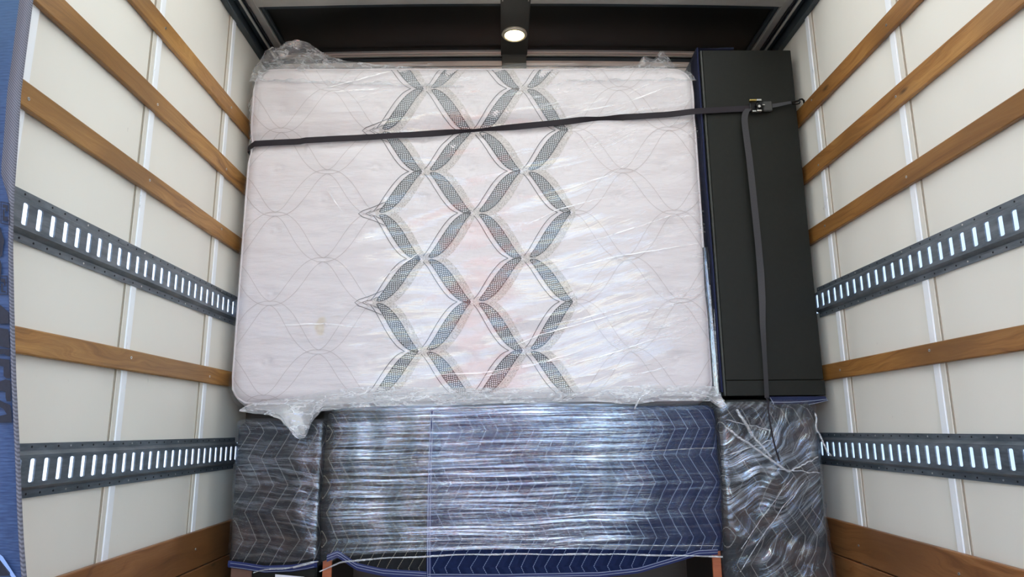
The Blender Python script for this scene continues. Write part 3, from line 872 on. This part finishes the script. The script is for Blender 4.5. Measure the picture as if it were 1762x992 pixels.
# middle: open wooden cabinet under blankets and film
CX0, CX1, CY0, CY1, CT = -.683, .818, 2.715, 3.115, .072
cab = empty('wooden_cabinet', 'reddish brown open wooden cabinet under the blankets in the middle, only its side edges bare', 'cabinet')
for x0, x1 in ((CX0 + .004, CX0 + .038), (CX1 - .036, CX1 - .003)):
    b = MB(); b.box(x0, x1, CY0 + .006, CY1, FZ, CT - .03, 0, .001); sp_ = b.build('side_panel', M['darkwood'], cab)
    b = MB(); b.box(x0, x1, CY0 - .002, CY0 + .006, FZ, CT - .03, 0, .0015); b.build('edge_band', M['cabwood'], sp_)
b = MB(); b.box(CX0 + .004, CX1 - .003, CY0, CY1, CT - .03, CT - .004, 0, .003); b.build('top', M['cabwood'], cab)
b = MB(); b.box(CX0 + .038, CX1 - .036, CY1 - .012, CY1, FZ, CT - .03); b.build('back_panel', M['darkwood'], cab)
hem = [(-.70, -.492), (-.66, -.47), (-.62, -.455), (-.55, -.50), (-.45, -.522), (-.30, -.533), (-.27, -.535), (0., -.538), (.35, -.535), (.50, -.522), (.62, -.49), (.72, -.462), (.83, -.458)]
def zh(x): return interp(hem, x)
def ztm(x): return CT + .008 + .004 * nz(x * 4)
def dmid(s, z): return .005 * nz(s * 3, z * 5) + .003 * nz(s * 14, z * 3, 2) + .008 * math.exp(-((z + .2) / .25) ** 2)
SEAM = -.283
def blanket(name, clip, mats, label, binding, off):
    b = MB(); drape(b, CX0, CX1, CY0 - .006, CY1 - .02, zh, ztm, .018, dmid, off, clipx=clip, nv=30)
    o = b.build(name, mats); tag(o, label, 'blanket')
    return o
bl1 = blanket('moving_blanket', (CX0 - .05, SEAM + .05), M['q_black'], 'black quilted moving blanket over the left part of the middle cabinet', None, .004)
bl2 = blanket('moving_blanket', (SEAM, CX1 + .05), M['q_navy'], 'navy quilted moving blanket over the wider right part of the middle cabinet', None, .008)
def binding(par, xs, zoff, y, mat, w=.011):
    b = MB(); A = []; 
    for x in xs:
        z = zh(x) + zoff; d = dmid(x - CX0 + .4, z)
        A.append([(x, y - d - .003, z - .004), (x, y - d - .007, z + w * .5), (x, y - d - .003, z + w)])
    b.grid(A); return b.build('binding', mat, par)
def fr(a, c, n_): return [a + (c - a) * i / n_ for i in range(n_ + 1)]
binding(bl1, fr(-.66, SEAM, 30), 0, CY0 - .012, M['hem'], .022)
binding(bl2, fr(SEAM, CX1 - .02, 50), 0, CY0 - .016, M['hem'], .016)
def stitch_line(par, pts, w, mat, name='stitching'):
    b = MB(); b.tube(pts, w, 5); return b.build(name, mat, par)
for dz in (.005, .014): stitch_line(bl2, [(x, CY0 - .019 - dmid(x - CX0 + .4, zh(x)) - .004, zh(x) + dz) for x in fr(SEAM, CX1 - .02, 60)], .0009, M['thread'])
for dz in (.007, .016): stitch_line(bl1, [(x, CY0 - .015 - dmid(x - CX0 + .4, zh(x)) - .004, zh(x) + dz) for x in fr(-.66, SEAM, 30)], .0008, M['thread'])
b = MB(); P = []
for j in range(31):
    z = zh(SEAM) + (CT - zh(SEAM)) * j / 30; sx = SEAM + .004 * math.sin(z * 5)
    y = CY0 - .018 - dmid(sx - CX0 + .4, z) - .002
    P.append([(sx - .004, y, z), (sx + .004, y - .003, z), (sx + .014, y, z)])
b.grid(P); b.build('binding', M['hem'], bl2)
for dx in (.001, .009): stitch_line(bl2, [(p[0][0] + .004 + dx, p[1][1] - .0012, p[0][2]) for p in P], .0009, M['thread'])
# film round the middle bundle
wb = [(-.70, -.515), (-.60, -.472), (-.45, -.462), (-.1, -.452), (.3, -.455), (.83, -.470)]
def dfilm(s, z): return dmid(s, z) + .002 * nz(s * 2, z * 60) + .0015 * nz(s * 5, z * 150, 3)
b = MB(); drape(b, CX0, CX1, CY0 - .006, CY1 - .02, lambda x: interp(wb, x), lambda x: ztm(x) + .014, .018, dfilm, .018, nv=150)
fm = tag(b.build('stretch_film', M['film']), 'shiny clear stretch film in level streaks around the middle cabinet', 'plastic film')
# rolled lower edge and a few loose ropes of film
def rope(pts, r, par, mat='bag_thick'):
    b = MB(); b.tube(pts, r, 6); return b.build('film_fold', M[mat], par)
rope([(x, CY0 - .036 - .004 * math.sin(x * 9), interp(wb, x) + .002 + .003 * nz(x * 8)) for x in fr(-.68, .81, 60)], lambda t: .0022 + .0014 * abs(math.sin(t * 17)), fm)
rope([(x, CY0 - .038, -.418 - .02 * (x - .2) + .004 * nz(x * 6, 2)) for x in fr(-.25, .80, 40)], .0012, fm)
rope([(x, CY0 - .038, -.10 + .028 * (x + .1) + .003 * nz(x * 6, 5)) for x in fr(-.66, .81, 40)], .0011, fm)

# left: narrow dark cabinet under a charcoal blanket
LX0, LX1, LY0, LT = -1.035, -.702, 2.735, .030
lc = empty('dark_cabinet', 'narrow dark cabinet wrapped in a charcoal blanket, standing by the left wall', 'cabinet')
b = MB(); b.box(LX0 + .004, LX1 - .004, LY0 + .012, 3.10, FZ, LT - .006, 0, .003); b.build('body', M['black'], lc)
b = MB(); b.box(LX0 + .006, LX0 + .085, LY0 + .004, LY0 + .012, FZ, -.497, 0, .002); b.build('side_strip', flat('brown veneer', (.16, .085, .06), .4, 0., .3, 30.), lc)
b = MB(); b.box(LX0 + .09, LX1 - .01, LY0 + .006, LY0 + .012, FZ + .03, -.505, 0, .002); b.build('door', M['black'], lc)
hl = [(-1.06, -.487), (-.98, -.497), (-.90, -.510), (-.80, -.508), (-.74, -.500), (-.69, -.49)]
def dleft(s, z): return .006 * nz(s * 5, z * 5, 9) + .004 * nz(s * 11, z * 9, 1)
ztl = lambda x: LT + .006 + .006 * nz(x * 6, 3)
b = MB(); drape(b, LX0, LX1, LY0, 3.09, lambda x: interp(hl, x), ztl, .02, dleft, .004, nv=30)
bl = tag(b.build('moving_blanket', M['q_grey']), 'charcoal zigzag-stitched moving blanket on the narrow cabinet by the left wall', 'blanket')
b = MB(); b.grid([[(x, LY0 - .008 - .004 * nz(x * 9), interp(hl, x) - .005), (x, LY0 - .014, interp(hl, x) + .006), (x, LY0 - .009, interp(hl, x) + .02)] for x in fr(LX0 + .0, LX1 - .0, 30)]); b.build('binding', M['hem'], bl)
for dz in (.0, .013): stitch_line(bl, [(x, LY0 - .0155, interp(hl, x) + dz) for x in fr(LX0 + .01, LX1 - .01, 24)], .0008, M['thread'])
b = MB(); drape(b, LX0, LX1, LY0, 3.09, lambda x: interp(hl, x) + .018 - .05 * sstep(-.80, -.72, x) * 0, lambda x: ztl(x) + .004, .02, lambda s, z: dleft(s, z) + .002 * nz(s * 20, z * 40), .012, nv=100)
fl = tag(b.build('stretch_film', M['film_left']), 'dull clear stretch film around the narrow bundle by the left wall', 'plastic film')
rope([(LX0 + .10 + .24 * t, LY0 - .022, -.512 + .035 * t + .004 * math.sin(t * 9)) for t in fr(0, 1, 16)], .0022, fl)
rope([(LX1 - .085 + .075 * t, LY0 - .024, -.495 + .018 * t) for t in fr(0, 1, 10)], .004, fl)
# paper label under the hem
lb = empty('paper_label', 'white paper label with a yellow band, tilted, low on the dark cabinet', 'label')
b = MB(); b.add([(-.063, 0, .032), (-.058, 0, -.075), (.047, 0, -.082), (.045, 0, .022), (-.063, -.0015, .032), (-.058, -.0015, -.075), (.047, -.0015, -.082), (.045, -.0015, .022)], [(4, 5, 6, 7), (0, 3, 2, 1), (0, 1, 5, 4), (1, 2, 6, 5), (2, 3, 7, 6), (3, 0, 4, 7)])
b.build('sheet', M['paper'], lb)
b = MB(); b.add([(-.045, -.0022, .018), (-.045, -.0022, .008), (.033, -.0022, 0.), (.033, -.0022, .010)], [(0, 1, 2, 3)]); b.build('yellow_band', M['yellowink'], lb)
b = MB()
for i in range(13):
    x = -.024 + i * .0028; z = .011 - x * .1 - .002; b.box(x, x + .0018, -.0032, -.0026, z - .0022, z + .0022 - (.0015 if i % 3 else 0))
for r in range(4):
    x = -.045
    while x < .02:
        l = rnd.uniform(.004, .012); z = -.004 - .008 * r - x * .1; b.box(x, x + l, -.0032, -.0026, z - .0008, z + .0008); x += l + .003
b.build('printing', M['darkink'], lb)
for ch in lb.children: ch.location = (-.795, LY0 - .006, -.553)

# right: bundle in crumpled film
RX0, RX1, RY0, RT = .838, 1.222, 2.70, .085
rc = empty('wrapped_box_stack', 'tall dark carton stack by the right wall, under the black cabinet, in a blanket', 'box')
b = MB(); b.box(RX0 + .012, RX1 - .012, RY0 + .02, 3.10, FZ, -.22, 0, .01); b.build('carton', flat('dark carton', (.06, .045, .035), .8, 0., .2, 9.), rc)
b = MB(); b.box(RX0 + .012, RX1 - .012, RY0 + .02, 3.10, -.215, RT - .006, 0, .01); b.build('carton', bpy.data.materials['dark carton'], rc)
def drt(s, z): return .010 * nz(s * 4, z * 4, 2) + .006 * nz(s * 11 + z * 9, z * 7, 5) + .01 * sstep(-.25, -.5, z)
ztr = lambda x: RT + .004 + .006 * nz(x * 7, 1)
b = MB(); drape(b, RX0, RX1, RY0, 3.09, lambda x: FZ + .03, ztr, .025, drt, .002, nv=44)
br = tag(b.build('moving_blanket', M['q_grey']), 'dark zigzag-stitched moving blanket around the tall stack by the right wall', 'blanket')
b = MB(); drape(b, RX0, RX1, RY0, 3.09, lambda x: FZ + .02, lambda x: ztr(x) + .006, .025, lambda s, z: drt(s, z) + .004 * nz((s + z) * 6, (z - s * .7) * 22, 3) + .0015 * nz((s + z) * 12, (z - s * .7) * 70, 8), .012, nv=130)
fr_ = tag(b.build('stretch_film', M['film_right']), 'crumpled clear stretch film around the tall stack by the right wall', 'plastic film')
def wr(p0, p1, r, sag=.01, seed=0):
    rope([(p0[0] + (p1[0] - p0[0]) * t, RY0 - .030 - .006 * math.sin(PI * t), p0[1] + (p1[1] - p0[1]) * t - sag * math.sin(PI * t) + .006 * nz(t * 7, seed)) for t in fr(0, 1, 20)], r, fr_)
wr((.855, .0), (1.08, -.165), .0045, .0, 1); wr((1.08, -.165), (1.20, -.11), .0025, 0., 2)
wr((.90, .07), (.955, -.03), .006, .0, 3); wr((.955, -.03), (1.02, -.11), .004, 0., 4)
wr((.86, .03), (1.03, -.01), .0018, 0., 5); wr((.855, -.10), (1.05, -.04), .002, 0., 6)
wr((1.0, -.15), (1.20, -.17), .002, 0., 7); wr((.87, -.52), (1.15, -.19), .0013, -.02, 8); wr((.88, -.44), (1.10, -.18), .0011, -.01, 9)
rope([(1.205 + .004 * math.sin(t * 6), RY0 - .026 - .01 * t, .055 - .07 * t) for t in fr(0, 1, 8)] + [(1.21 + .028 * t, RY0 - .03, -.015 - .08 * t) for t in fr(0, 1, 8)][1:] + [(1.24 + .012 * t, RY0 - .03, -.095 - .012 * t) for t in fr(0, 1, 5)][1:], .0035, fr_)

# ------------------------------------------------------------------ black cabinet on the right stack
BX0, BX1, BZ0, BZ1, BY = .879, 1.283, .125, 1.640, 2.74
bc = empty('black_cabinet', 'tall flat black cabinet standing on the wrapped stack beside the mattress', 'cabinet')
b = MB(); b.box(BX0 + .012, BX1, BY + .014, 3.08, BZ0, BZ1 - .004, 0, .003); b.build('body', M['black'], bc)
b = MB(); b.box(BX0 + .010, BX1 + .001, BY, BY + .0135, BZ0 + .062, BZ1, 0, .002); b.build('door', M['black'], bc)
b = MB(); b.box(BX0 + .010, BX1 + .003, BY - .003, BY + .0135, BZ0, BZ0 + .060, 0, .0015); b.build('plinth', M['black'], bc)
b = MB(); b.box(BX0, BX0 + .009, BY - .002, 3.08, BZ0, BZ1 - .002, 0, .002); b.build('edge_strip', M['blackedge'], bc)
# blue blanket under it and down the side
b = MB(); P = []
for i in range(31):
    u = i / 30; x = 1.045 + .235 * u; sag = .028 * (1 - (2 * u - 1) ** 2) * .4 + .018 * (1 - u)
    P.append([(x, BY + .1, BZ0 - .004), (x, BY + .01, BZ0 - .003), (x, BY - .014, BZ0 - .006), (x + (.02 if i == 0 else 0), BY - .02, BZ0 - .018 - sag * .5), (x + .006, BY - .016, BZ0 - .022 - sag), (x, BY + .0, RT + .018), (x, BY + .1, RT + .016)])
b.grid(P); bb = tag(b.build('moving_blanket', M['bluecloth']), 'bright blue blanket edge with white stitching squeezed under the black cabinet', 'blanket')
for q in (3, 4):
    stitch_line(bb, [(p[q][0], p[q][1] - .002, p[q][2] + .002) for p in P], .0010, M['thread'])
stitch_line(bb, [(P[0][2][0] + .01, BY - .018, BZ0 - .008), (P[0][3][0], BY - .023, BZ0 - .03), (P[0][4][0] + .01, BY - .02, BZ0 - .05)], .0012, M['thread'])
b = MB(); P = []
side = [(1.655, .868), (1.60, .866), (1.3, .866), (1.0, .866), (.7, .868), (.4, .870), (.14, .871)]
side.reverse()
for j in range(61):
    z = .14 + 1.515 * j / 60; xo = interp([(a, c_) for a, c_ in side], z); w = .004 * nz(z * 5, 3)
    P.append([(xo + w * .4, 3.05, z), (xo + w, 2.85, z), (xo + w - .003, 2.752, z), (xo + .002 + w, 2.742 - abs(w), z), (xo + .009, 2.746, z), (xo + .010, 2.80, z)])
P.append([(.872, 3.05, 1.648), (.870, 2.85, 1.650), (.868, 2.752, 1.652), (.872, 2.742, 1.653), (.88, 2.739, 1.649), (.885, 2.8, 1.646)])
P.append([(1.03, 3.05, 1.645), (1.03, 2.85, 1.648), (1.03, 2.75, 1.650), (1.03, 2.737, 1.652), (1.03, 2.736, 1.644), (1.03, 2.8, 1.642)])
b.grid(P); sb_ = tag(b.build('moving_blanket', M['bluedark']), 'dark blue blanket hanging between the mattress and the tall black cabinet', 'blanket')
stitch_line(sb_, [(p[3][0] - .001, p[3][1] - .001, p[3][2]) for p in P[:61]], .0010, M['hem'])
# film wrapped picture frame squeezed in the gap, leaning
b = MB(); P = []
for j in range(51):
    z = .125 + .62 * j / 50; t = j / 50; xa = .846 - .004 * t; xb_ = .872 - .012 * t
    wv = .0025 * nz(z * 6, 8)
    P.append([(xa, 3.0, z), (xa + wv, 2.775, z), (xa + .004, 2.762 - .0, z), (xa + .010 + wv, 2.768, z), ((xa + xb_) / 2, 2.758, z), (xb_ - .006, 2.766, z), (xb_ + wv, 2.760, z), (xb_, 3.0, z)])
b.grid(P, 0, True); pf = b.build('wrapped_picture', M['q_black']); tag(pf, 'thin film-wrapped picture frame standing in the gap left of the black cabinet', 'picture frame')
b = MB(); b.grid([[(x - (.001 if x < .858 else -.001), y - .004, z) for x, y, z in r] for r in P]); b.build('film_cover', M['film_edge'], pf)
for k_ in range(3): rope([(.850 + .009 * k_ + .003 * math.sin(t * 4 + k_), 2.753, .13 + (.55 - .1 * k_) * t) for t in fr(0, 1, 14)], .0014, pf)

# ------------------------------------------------------------------ ratchet strap
rs = empty('ratchet_strap', 'black ratchet strap running across the mattress and the black cabinet', 'strap')
b = MB(); P = []
path = []
for i in range(91):
    u = i / 90; x = -1.118 + (1.075 + 1.118) * u
    path.append(x)
for x in path:
    z = strap_z(x)
    if x < .86:
        y = min(front_y(x, z), front_y(min(x + .02, .8), z)) - .016 if x > -1.07 else 2.775 + (-1.07 - x) * 1.2
    else: y = 2.731 - .002 * (x - .86)
    if x > .70: y = y + (2.730 - y) * sstep(.70, .86, x)
    # twist about the strap's length near x = -.1
    tw = max(math.exp(-((x + .11) / .16) ** 2) * 1.28, math.exp(-((x - .43) / .10) ** 2) * 1.15)
    w = .0135; dz, dy = w * math.cos(tw), w * math.sin(tw)
    dy = min(dy, .009); P.append([(x, y - .004 - dy, z + dz), (x, y - .0052, z), (x, y - .004 + dy * .5, z - dz)])
P.insert(0, [(-1.128, 2.93, 1.212 + .0135), (-1.128, 2.93, 1.212), (-1.128, 2.93, 1.212 - .0135)])
b.grid(P); b.grid([[(p[0], p[1] + .0015, p[2]) for p in r] for r in P])
b.build('webbing', M['strap'], rs)
# loose tail
tail = [(1.066, 1.350), (1.050, 1.33), (1.044, 1.30), (1.045, 1.18), (1.047, 1.061), (1.050, .90), (1.054, .73), (1.055, .62), (1.050, .50), (1.043, .408), (1.040, .30), (1.038, .196), (1.036, .115)]
b = MB(); P = []
for i in range(81):
    z = 1.350 - (1.350 - .115) * i / 80; x = interp([(b_, a_) for a_, b_ in reversed(tail)], z)
    tw = sstep(.75, .25, z) * 1.15; w = .0135; y = 2.722 - .006 * abs(math.sin(z * 5)) - .012 * sstep(1.35, 1.1, z)
    P.append([(x - w * math.cos(tw), y + w * math.sin(tw) * .6, z), (x + w * math.cos(tw), y - w * math.sin(tw) * .8, z)])
b.grid(P); b.grid([[(x + .001, y + .0012, z) for x, y, z in r] for r in P])
b.build('webbing_tail', M['strap_tail'], rs)
b = MB(); b.tube([(1.036, 2.715, .120), (1.035, 2.69, .10), (1.022, 2.665, .07), (1.020, 2.655, .03), (1.026, 2.655, -.03), (1.034, 2.655, -.08), (1.047, 2.66, -.125)], .0035, 6)
b.build('cord_end', M['strap'], rs)
# ratchet body
rt_ = MB(); rt_.box(1.075, 1.155, 2.722, 2.730, 1.338, 1.382, 0, .002)
ra = rt_.build('ratchet', M['blacksteel'], rs)
b = MB(); b.box(1.070, 1.100, 2.706, 2.722, 1.381, 1.388, 0, .001); b.build('release_tab', M['brass'], ra)
b = MB()
b.box(1.100, 1.120, 2.704, 2.722, 1.380, 1.388, 0, .001); b.box(1.078, 1.094, 2.706, 2.722, 1.330, 1.336, 0, .001); b.box(1.098, 1.118, 2.704, 2.722, 1.331, 1.339, 0, .002); b.box(1.124, 1.134, 2.706, 2.722, 1.360, 1.364, 0, .001)
b.disc((1.106, 2.700, 1.352), .006, 14, 'y', 0, .02)
b.build('side_plate', M['steel'], ra)
b = MB(); n_ = 14
vs = []
for k in range(n_):
    for rr in (.016, .011):
        a = 2 * PI * (k + (0 if rr > .012 else .5)) / n_; vs.append((1.108 + rr * math.cos(a), 1.360 + rr * math.sin(a)))
m_ = len(vs); b.add([(x, 2.706, z) for x, z in vs] + [(x, 2.718, z) for x, z in vs], [tuple(range(m_)), tuple(range(2 * m_ - 1, m_ - 1, -1))] + [(k, (k + 1) % m_, m_ + (k + 1) % m_, m_ + k) for k in range(m_)])
b.build('gear', M['blacksteel'], ra)
b = MB(); b.box(1.128, 1.168, 2.712, 2.726, 1.336, 1.383, 0, .004); b.build('handle', M['plate'], ra)
b = MB(); b.grid([[(1.160 + (1.262 - 1.160) * t, 2.724 - .010 * t, 1.372 + .012 * t - .022 * (1 - t) * 0), (1.160 + (1.262 - 1.160) * t, 2.722 - .010 * t, 1.352 + .020 * t)] for t in fr(0, 1, 12)]); b.build('anchor_webbing', M['strap_tail'], rs)
b = MB(); b.tube([(1.252, 2.712, 1.376), (1.270, 2.711, 1.379), (1.282, 2.711, 1.381), (1.290, 2.712, 1.388), (1.300, 2.715, 1.392), (1.311, 2.722, 1.388), (1.314, 2.727, 1.376)], .0042, 8)
b.tube([(1.252, 2.712, 1.370), (1.272, 2.711, 1.366), (1.284, 2.711, 1.369), (1.290, 2.712, 1.378)], .0035, 8)
b.build('hook', M['blacksteel'], rs)

# ------------------------------------------------------------------ blue printed band hanging by the left wall
bs = empty('printed_band', 'broad blue woven band with black print hanging at the left wall', 'band')
YB = 1.30
edge = [(1.25, -.965), (1.0, -.985), (.8, -1.000), (.60, -1.010), (.47, -1.005), (.30, -.985), (.15, -.965), (.05, -.955), (-.02, -.945), (-.10, -.925), (-.2, -.895), (-.26, -.862), (-.45, -.80), (-.7, -.76)]
edge.reverse()
def ex(z): return interp(edge, z)
# measured right edge of the band, turned into places on its own plane
epx = [(56, -10), (47, 60), (38, 130), (34, 160), (28, 250), (22, 340), (20, 430), (20, 520), (21, 580), (23, 650), (27, 720), (31, 790), (35, 860), (40, 930), (46, 995), (58, 1100)]
ew = [w_of(x, y, YB) for x, y in epx]; edge = sorted([(p[2], p[0]) for p in ew])
def yb(x, z): return YB + .008 * math.sin(x * 60 + z * 3) * .4 + .006 * nz(x * 8, z * 3)
b = MB(); P = []
for j in range(101):
    z = -.62 + 2.05 * j / 100; x1 = ex(z); P.append([(x1 - .16 + .16 * i / 16, yb(x1 - .16 + .16 * i / 16, z), z) for i in range(17)])
b.grid(P); b.grid([[(x, y + .003, z) for x, y, z in r] for r in P]); b.build('web', M['bluewebbing'], bs)
b = MB(); P = []
for j in range(101):
    z = -.62 + 2.05 * j / 100; x1 = ex(z); wd = .0035 + .021 * sstep(.44, .52, z)
    if z > .52: wd = interp([(.52, .024), (.75, .022), (1.0, .024), (1.4, .034)], z)
    P.append([(x1 - wd, yb(x1, z) - .003, z), (x1 - wd * .5, yb(x1, z) - .006, z), (x1 + .001, yb(x1, z) - .003, z), (x1 + .001, yb(x1, z) + .004, z)])
b.grid(P); b.build('edging', M['greywebbing'], bs)
def pr(b, pts):
    q = [w_of(x, y, YB - .0075) for x, y in pts]
    c_ = [(v[0], yb(v[0], v[2]) - .0072, v[2]) for v in q]
    b.add(c_, [tuple(range(len(c_)))])
# framed square marks
for (x0, y0, w, h, sk_) in ((3, 347, 15, 38, 3), (-1, 474, 14, 33, 0)):
    b = MB()
    for a in ([(0, 0), (w, sk_), (w, sk_ + 1.6), (0, 1.6)], [(0, h), (w, h + sk_), (w, h + sk_ - 1.6), (0, h - 1.6)], [(0, 0), (1.4, 0), (1.4, h), (0, h)], [(w - 1.4, sk_), (w, sk_), (w, h + sk_), (w - 1.4, h + sk_)]):
        pr(b, [(x0 + p, y0 + q) for p, q in a])
    pr(b, [(x0 + 3.5, y0 + 5), (x0 + w - 3.5, y0 + 6), (x0 + w - 3.5, y0 + 17), (x0 + 8, y0 + 17), (x0 + 8, y0 + 11), (x0 + 3.5, y0 + 11)])
    pr(b, [(x0 + 3.5, y0 + 14), (x0 + 6.5, y0 + 14), (x0 + 6.5, y0 + 26), (x0 + w - 3.5, y0 + 26), (x0 + w - 3.5, y0 + h - 4), (x0 + 3.5, y0 + h - 5)])
    b.build('square_mark', M['print'], bs)
# big picture shape and the row of upright letters
b = MB(); pr(b, [(-4, 386), (1, 388), (4, 396), (6, 404), (9, 414), (7, 424), (5, 440), (1, 442), (-4, 440)]); b.build('printed_shape', M['print'], bs)
b = MB(); pr(b, [(-4, 446), (2, 448), (4, 456), (3, 470), (1, 484), (0, 500), (-4, 506)]); b.build('printed_shape', M['print'], bs)
b = MB(); pr(b, [(-4, 522), (3, 526), (9, 532), (14, 537), (14, 556), (-4, 557)]); b.build('letter', M['print'], bs)
b = MB(); pr(b, [(-4, 563), (13, 566), (15, 578), (5, 596), (15, 590), (15, 598), (-4, 594)]); b.build('letter', M['print'], bs)
b = MB(); pr(b, [(-4, 599), (15, 600), (15, 613), (5, 608), (-4, 610)]); b.build('letter', M['print'], bs)
b = MB(); pr(b, [(-4, 616), (15, 618), (16, 650), (9, 650), (5, 646), (5, 630), (-4, 628)]); b.build('letter', M['print'], bs)
b = MB(); pr(b, [(-4, 657), (8, 652), (16, 654), (17, 664), (17, 690), (10, 690), (8, 684), (8, 674), (2, 672), (-4, 674)]); b.build('letter', M['print'], bs)
b = MB(); pr(b, [(-4, 686), (6, 692), (16, 696), (18, 706), (19, 726), (-4, 727), (-4, 716), (10, 712), (4, 702), (-4, 699)]); b.build('letter', M['print'], bs)
b = MB(); pr(b, [(-3, 962), (18, 984), (19, 989), (-3, 991)]); b.build('printed_shape', M['print'], bs)
b = MB(); pr(b, [(-3, 953), (3, 957), (30, 991), (27, 997), (20, 990), (-3, 962)]); b.build('light_stripe', flat('pale blue print', (.30, .45, .80), .6), bs)

# ------------------------------------------------------------------ lift everything so that the truck floor is at z = 0, origins at the things' bases
bpy.context.view_layer.update()
def tree(o): return [o] + [q for c_ in o.children for q in tree(c_)]
for o in list(SC.objects):
    if o.parent: continue
    if o.type in ('MESH', 'EMPTY') and o.get('kind') != 'structure':
        mn = Vector((1e9,) * 3); mx = -mn
        for q in tree(o):
            if q.type == 'MESH':
                for c_ in q.bound_box:
                    w_ = q.matrix_world @ Vector(c_)
                    for k in range(3): mn[k] = min(mn[k], w_[k]); mx[k] = max(mx[k], w_[k])
        cc = Vector(((mn[0] + mx[0]) / 2, (mn[1] + mx[1]) / 2, mn[2]))
        if o.type == 'MESH': o.data.transform(Matrix.Translation(-cc))
        for ch in o.children: ch.location -= cc
        o.location += cc
    o.location.z += H
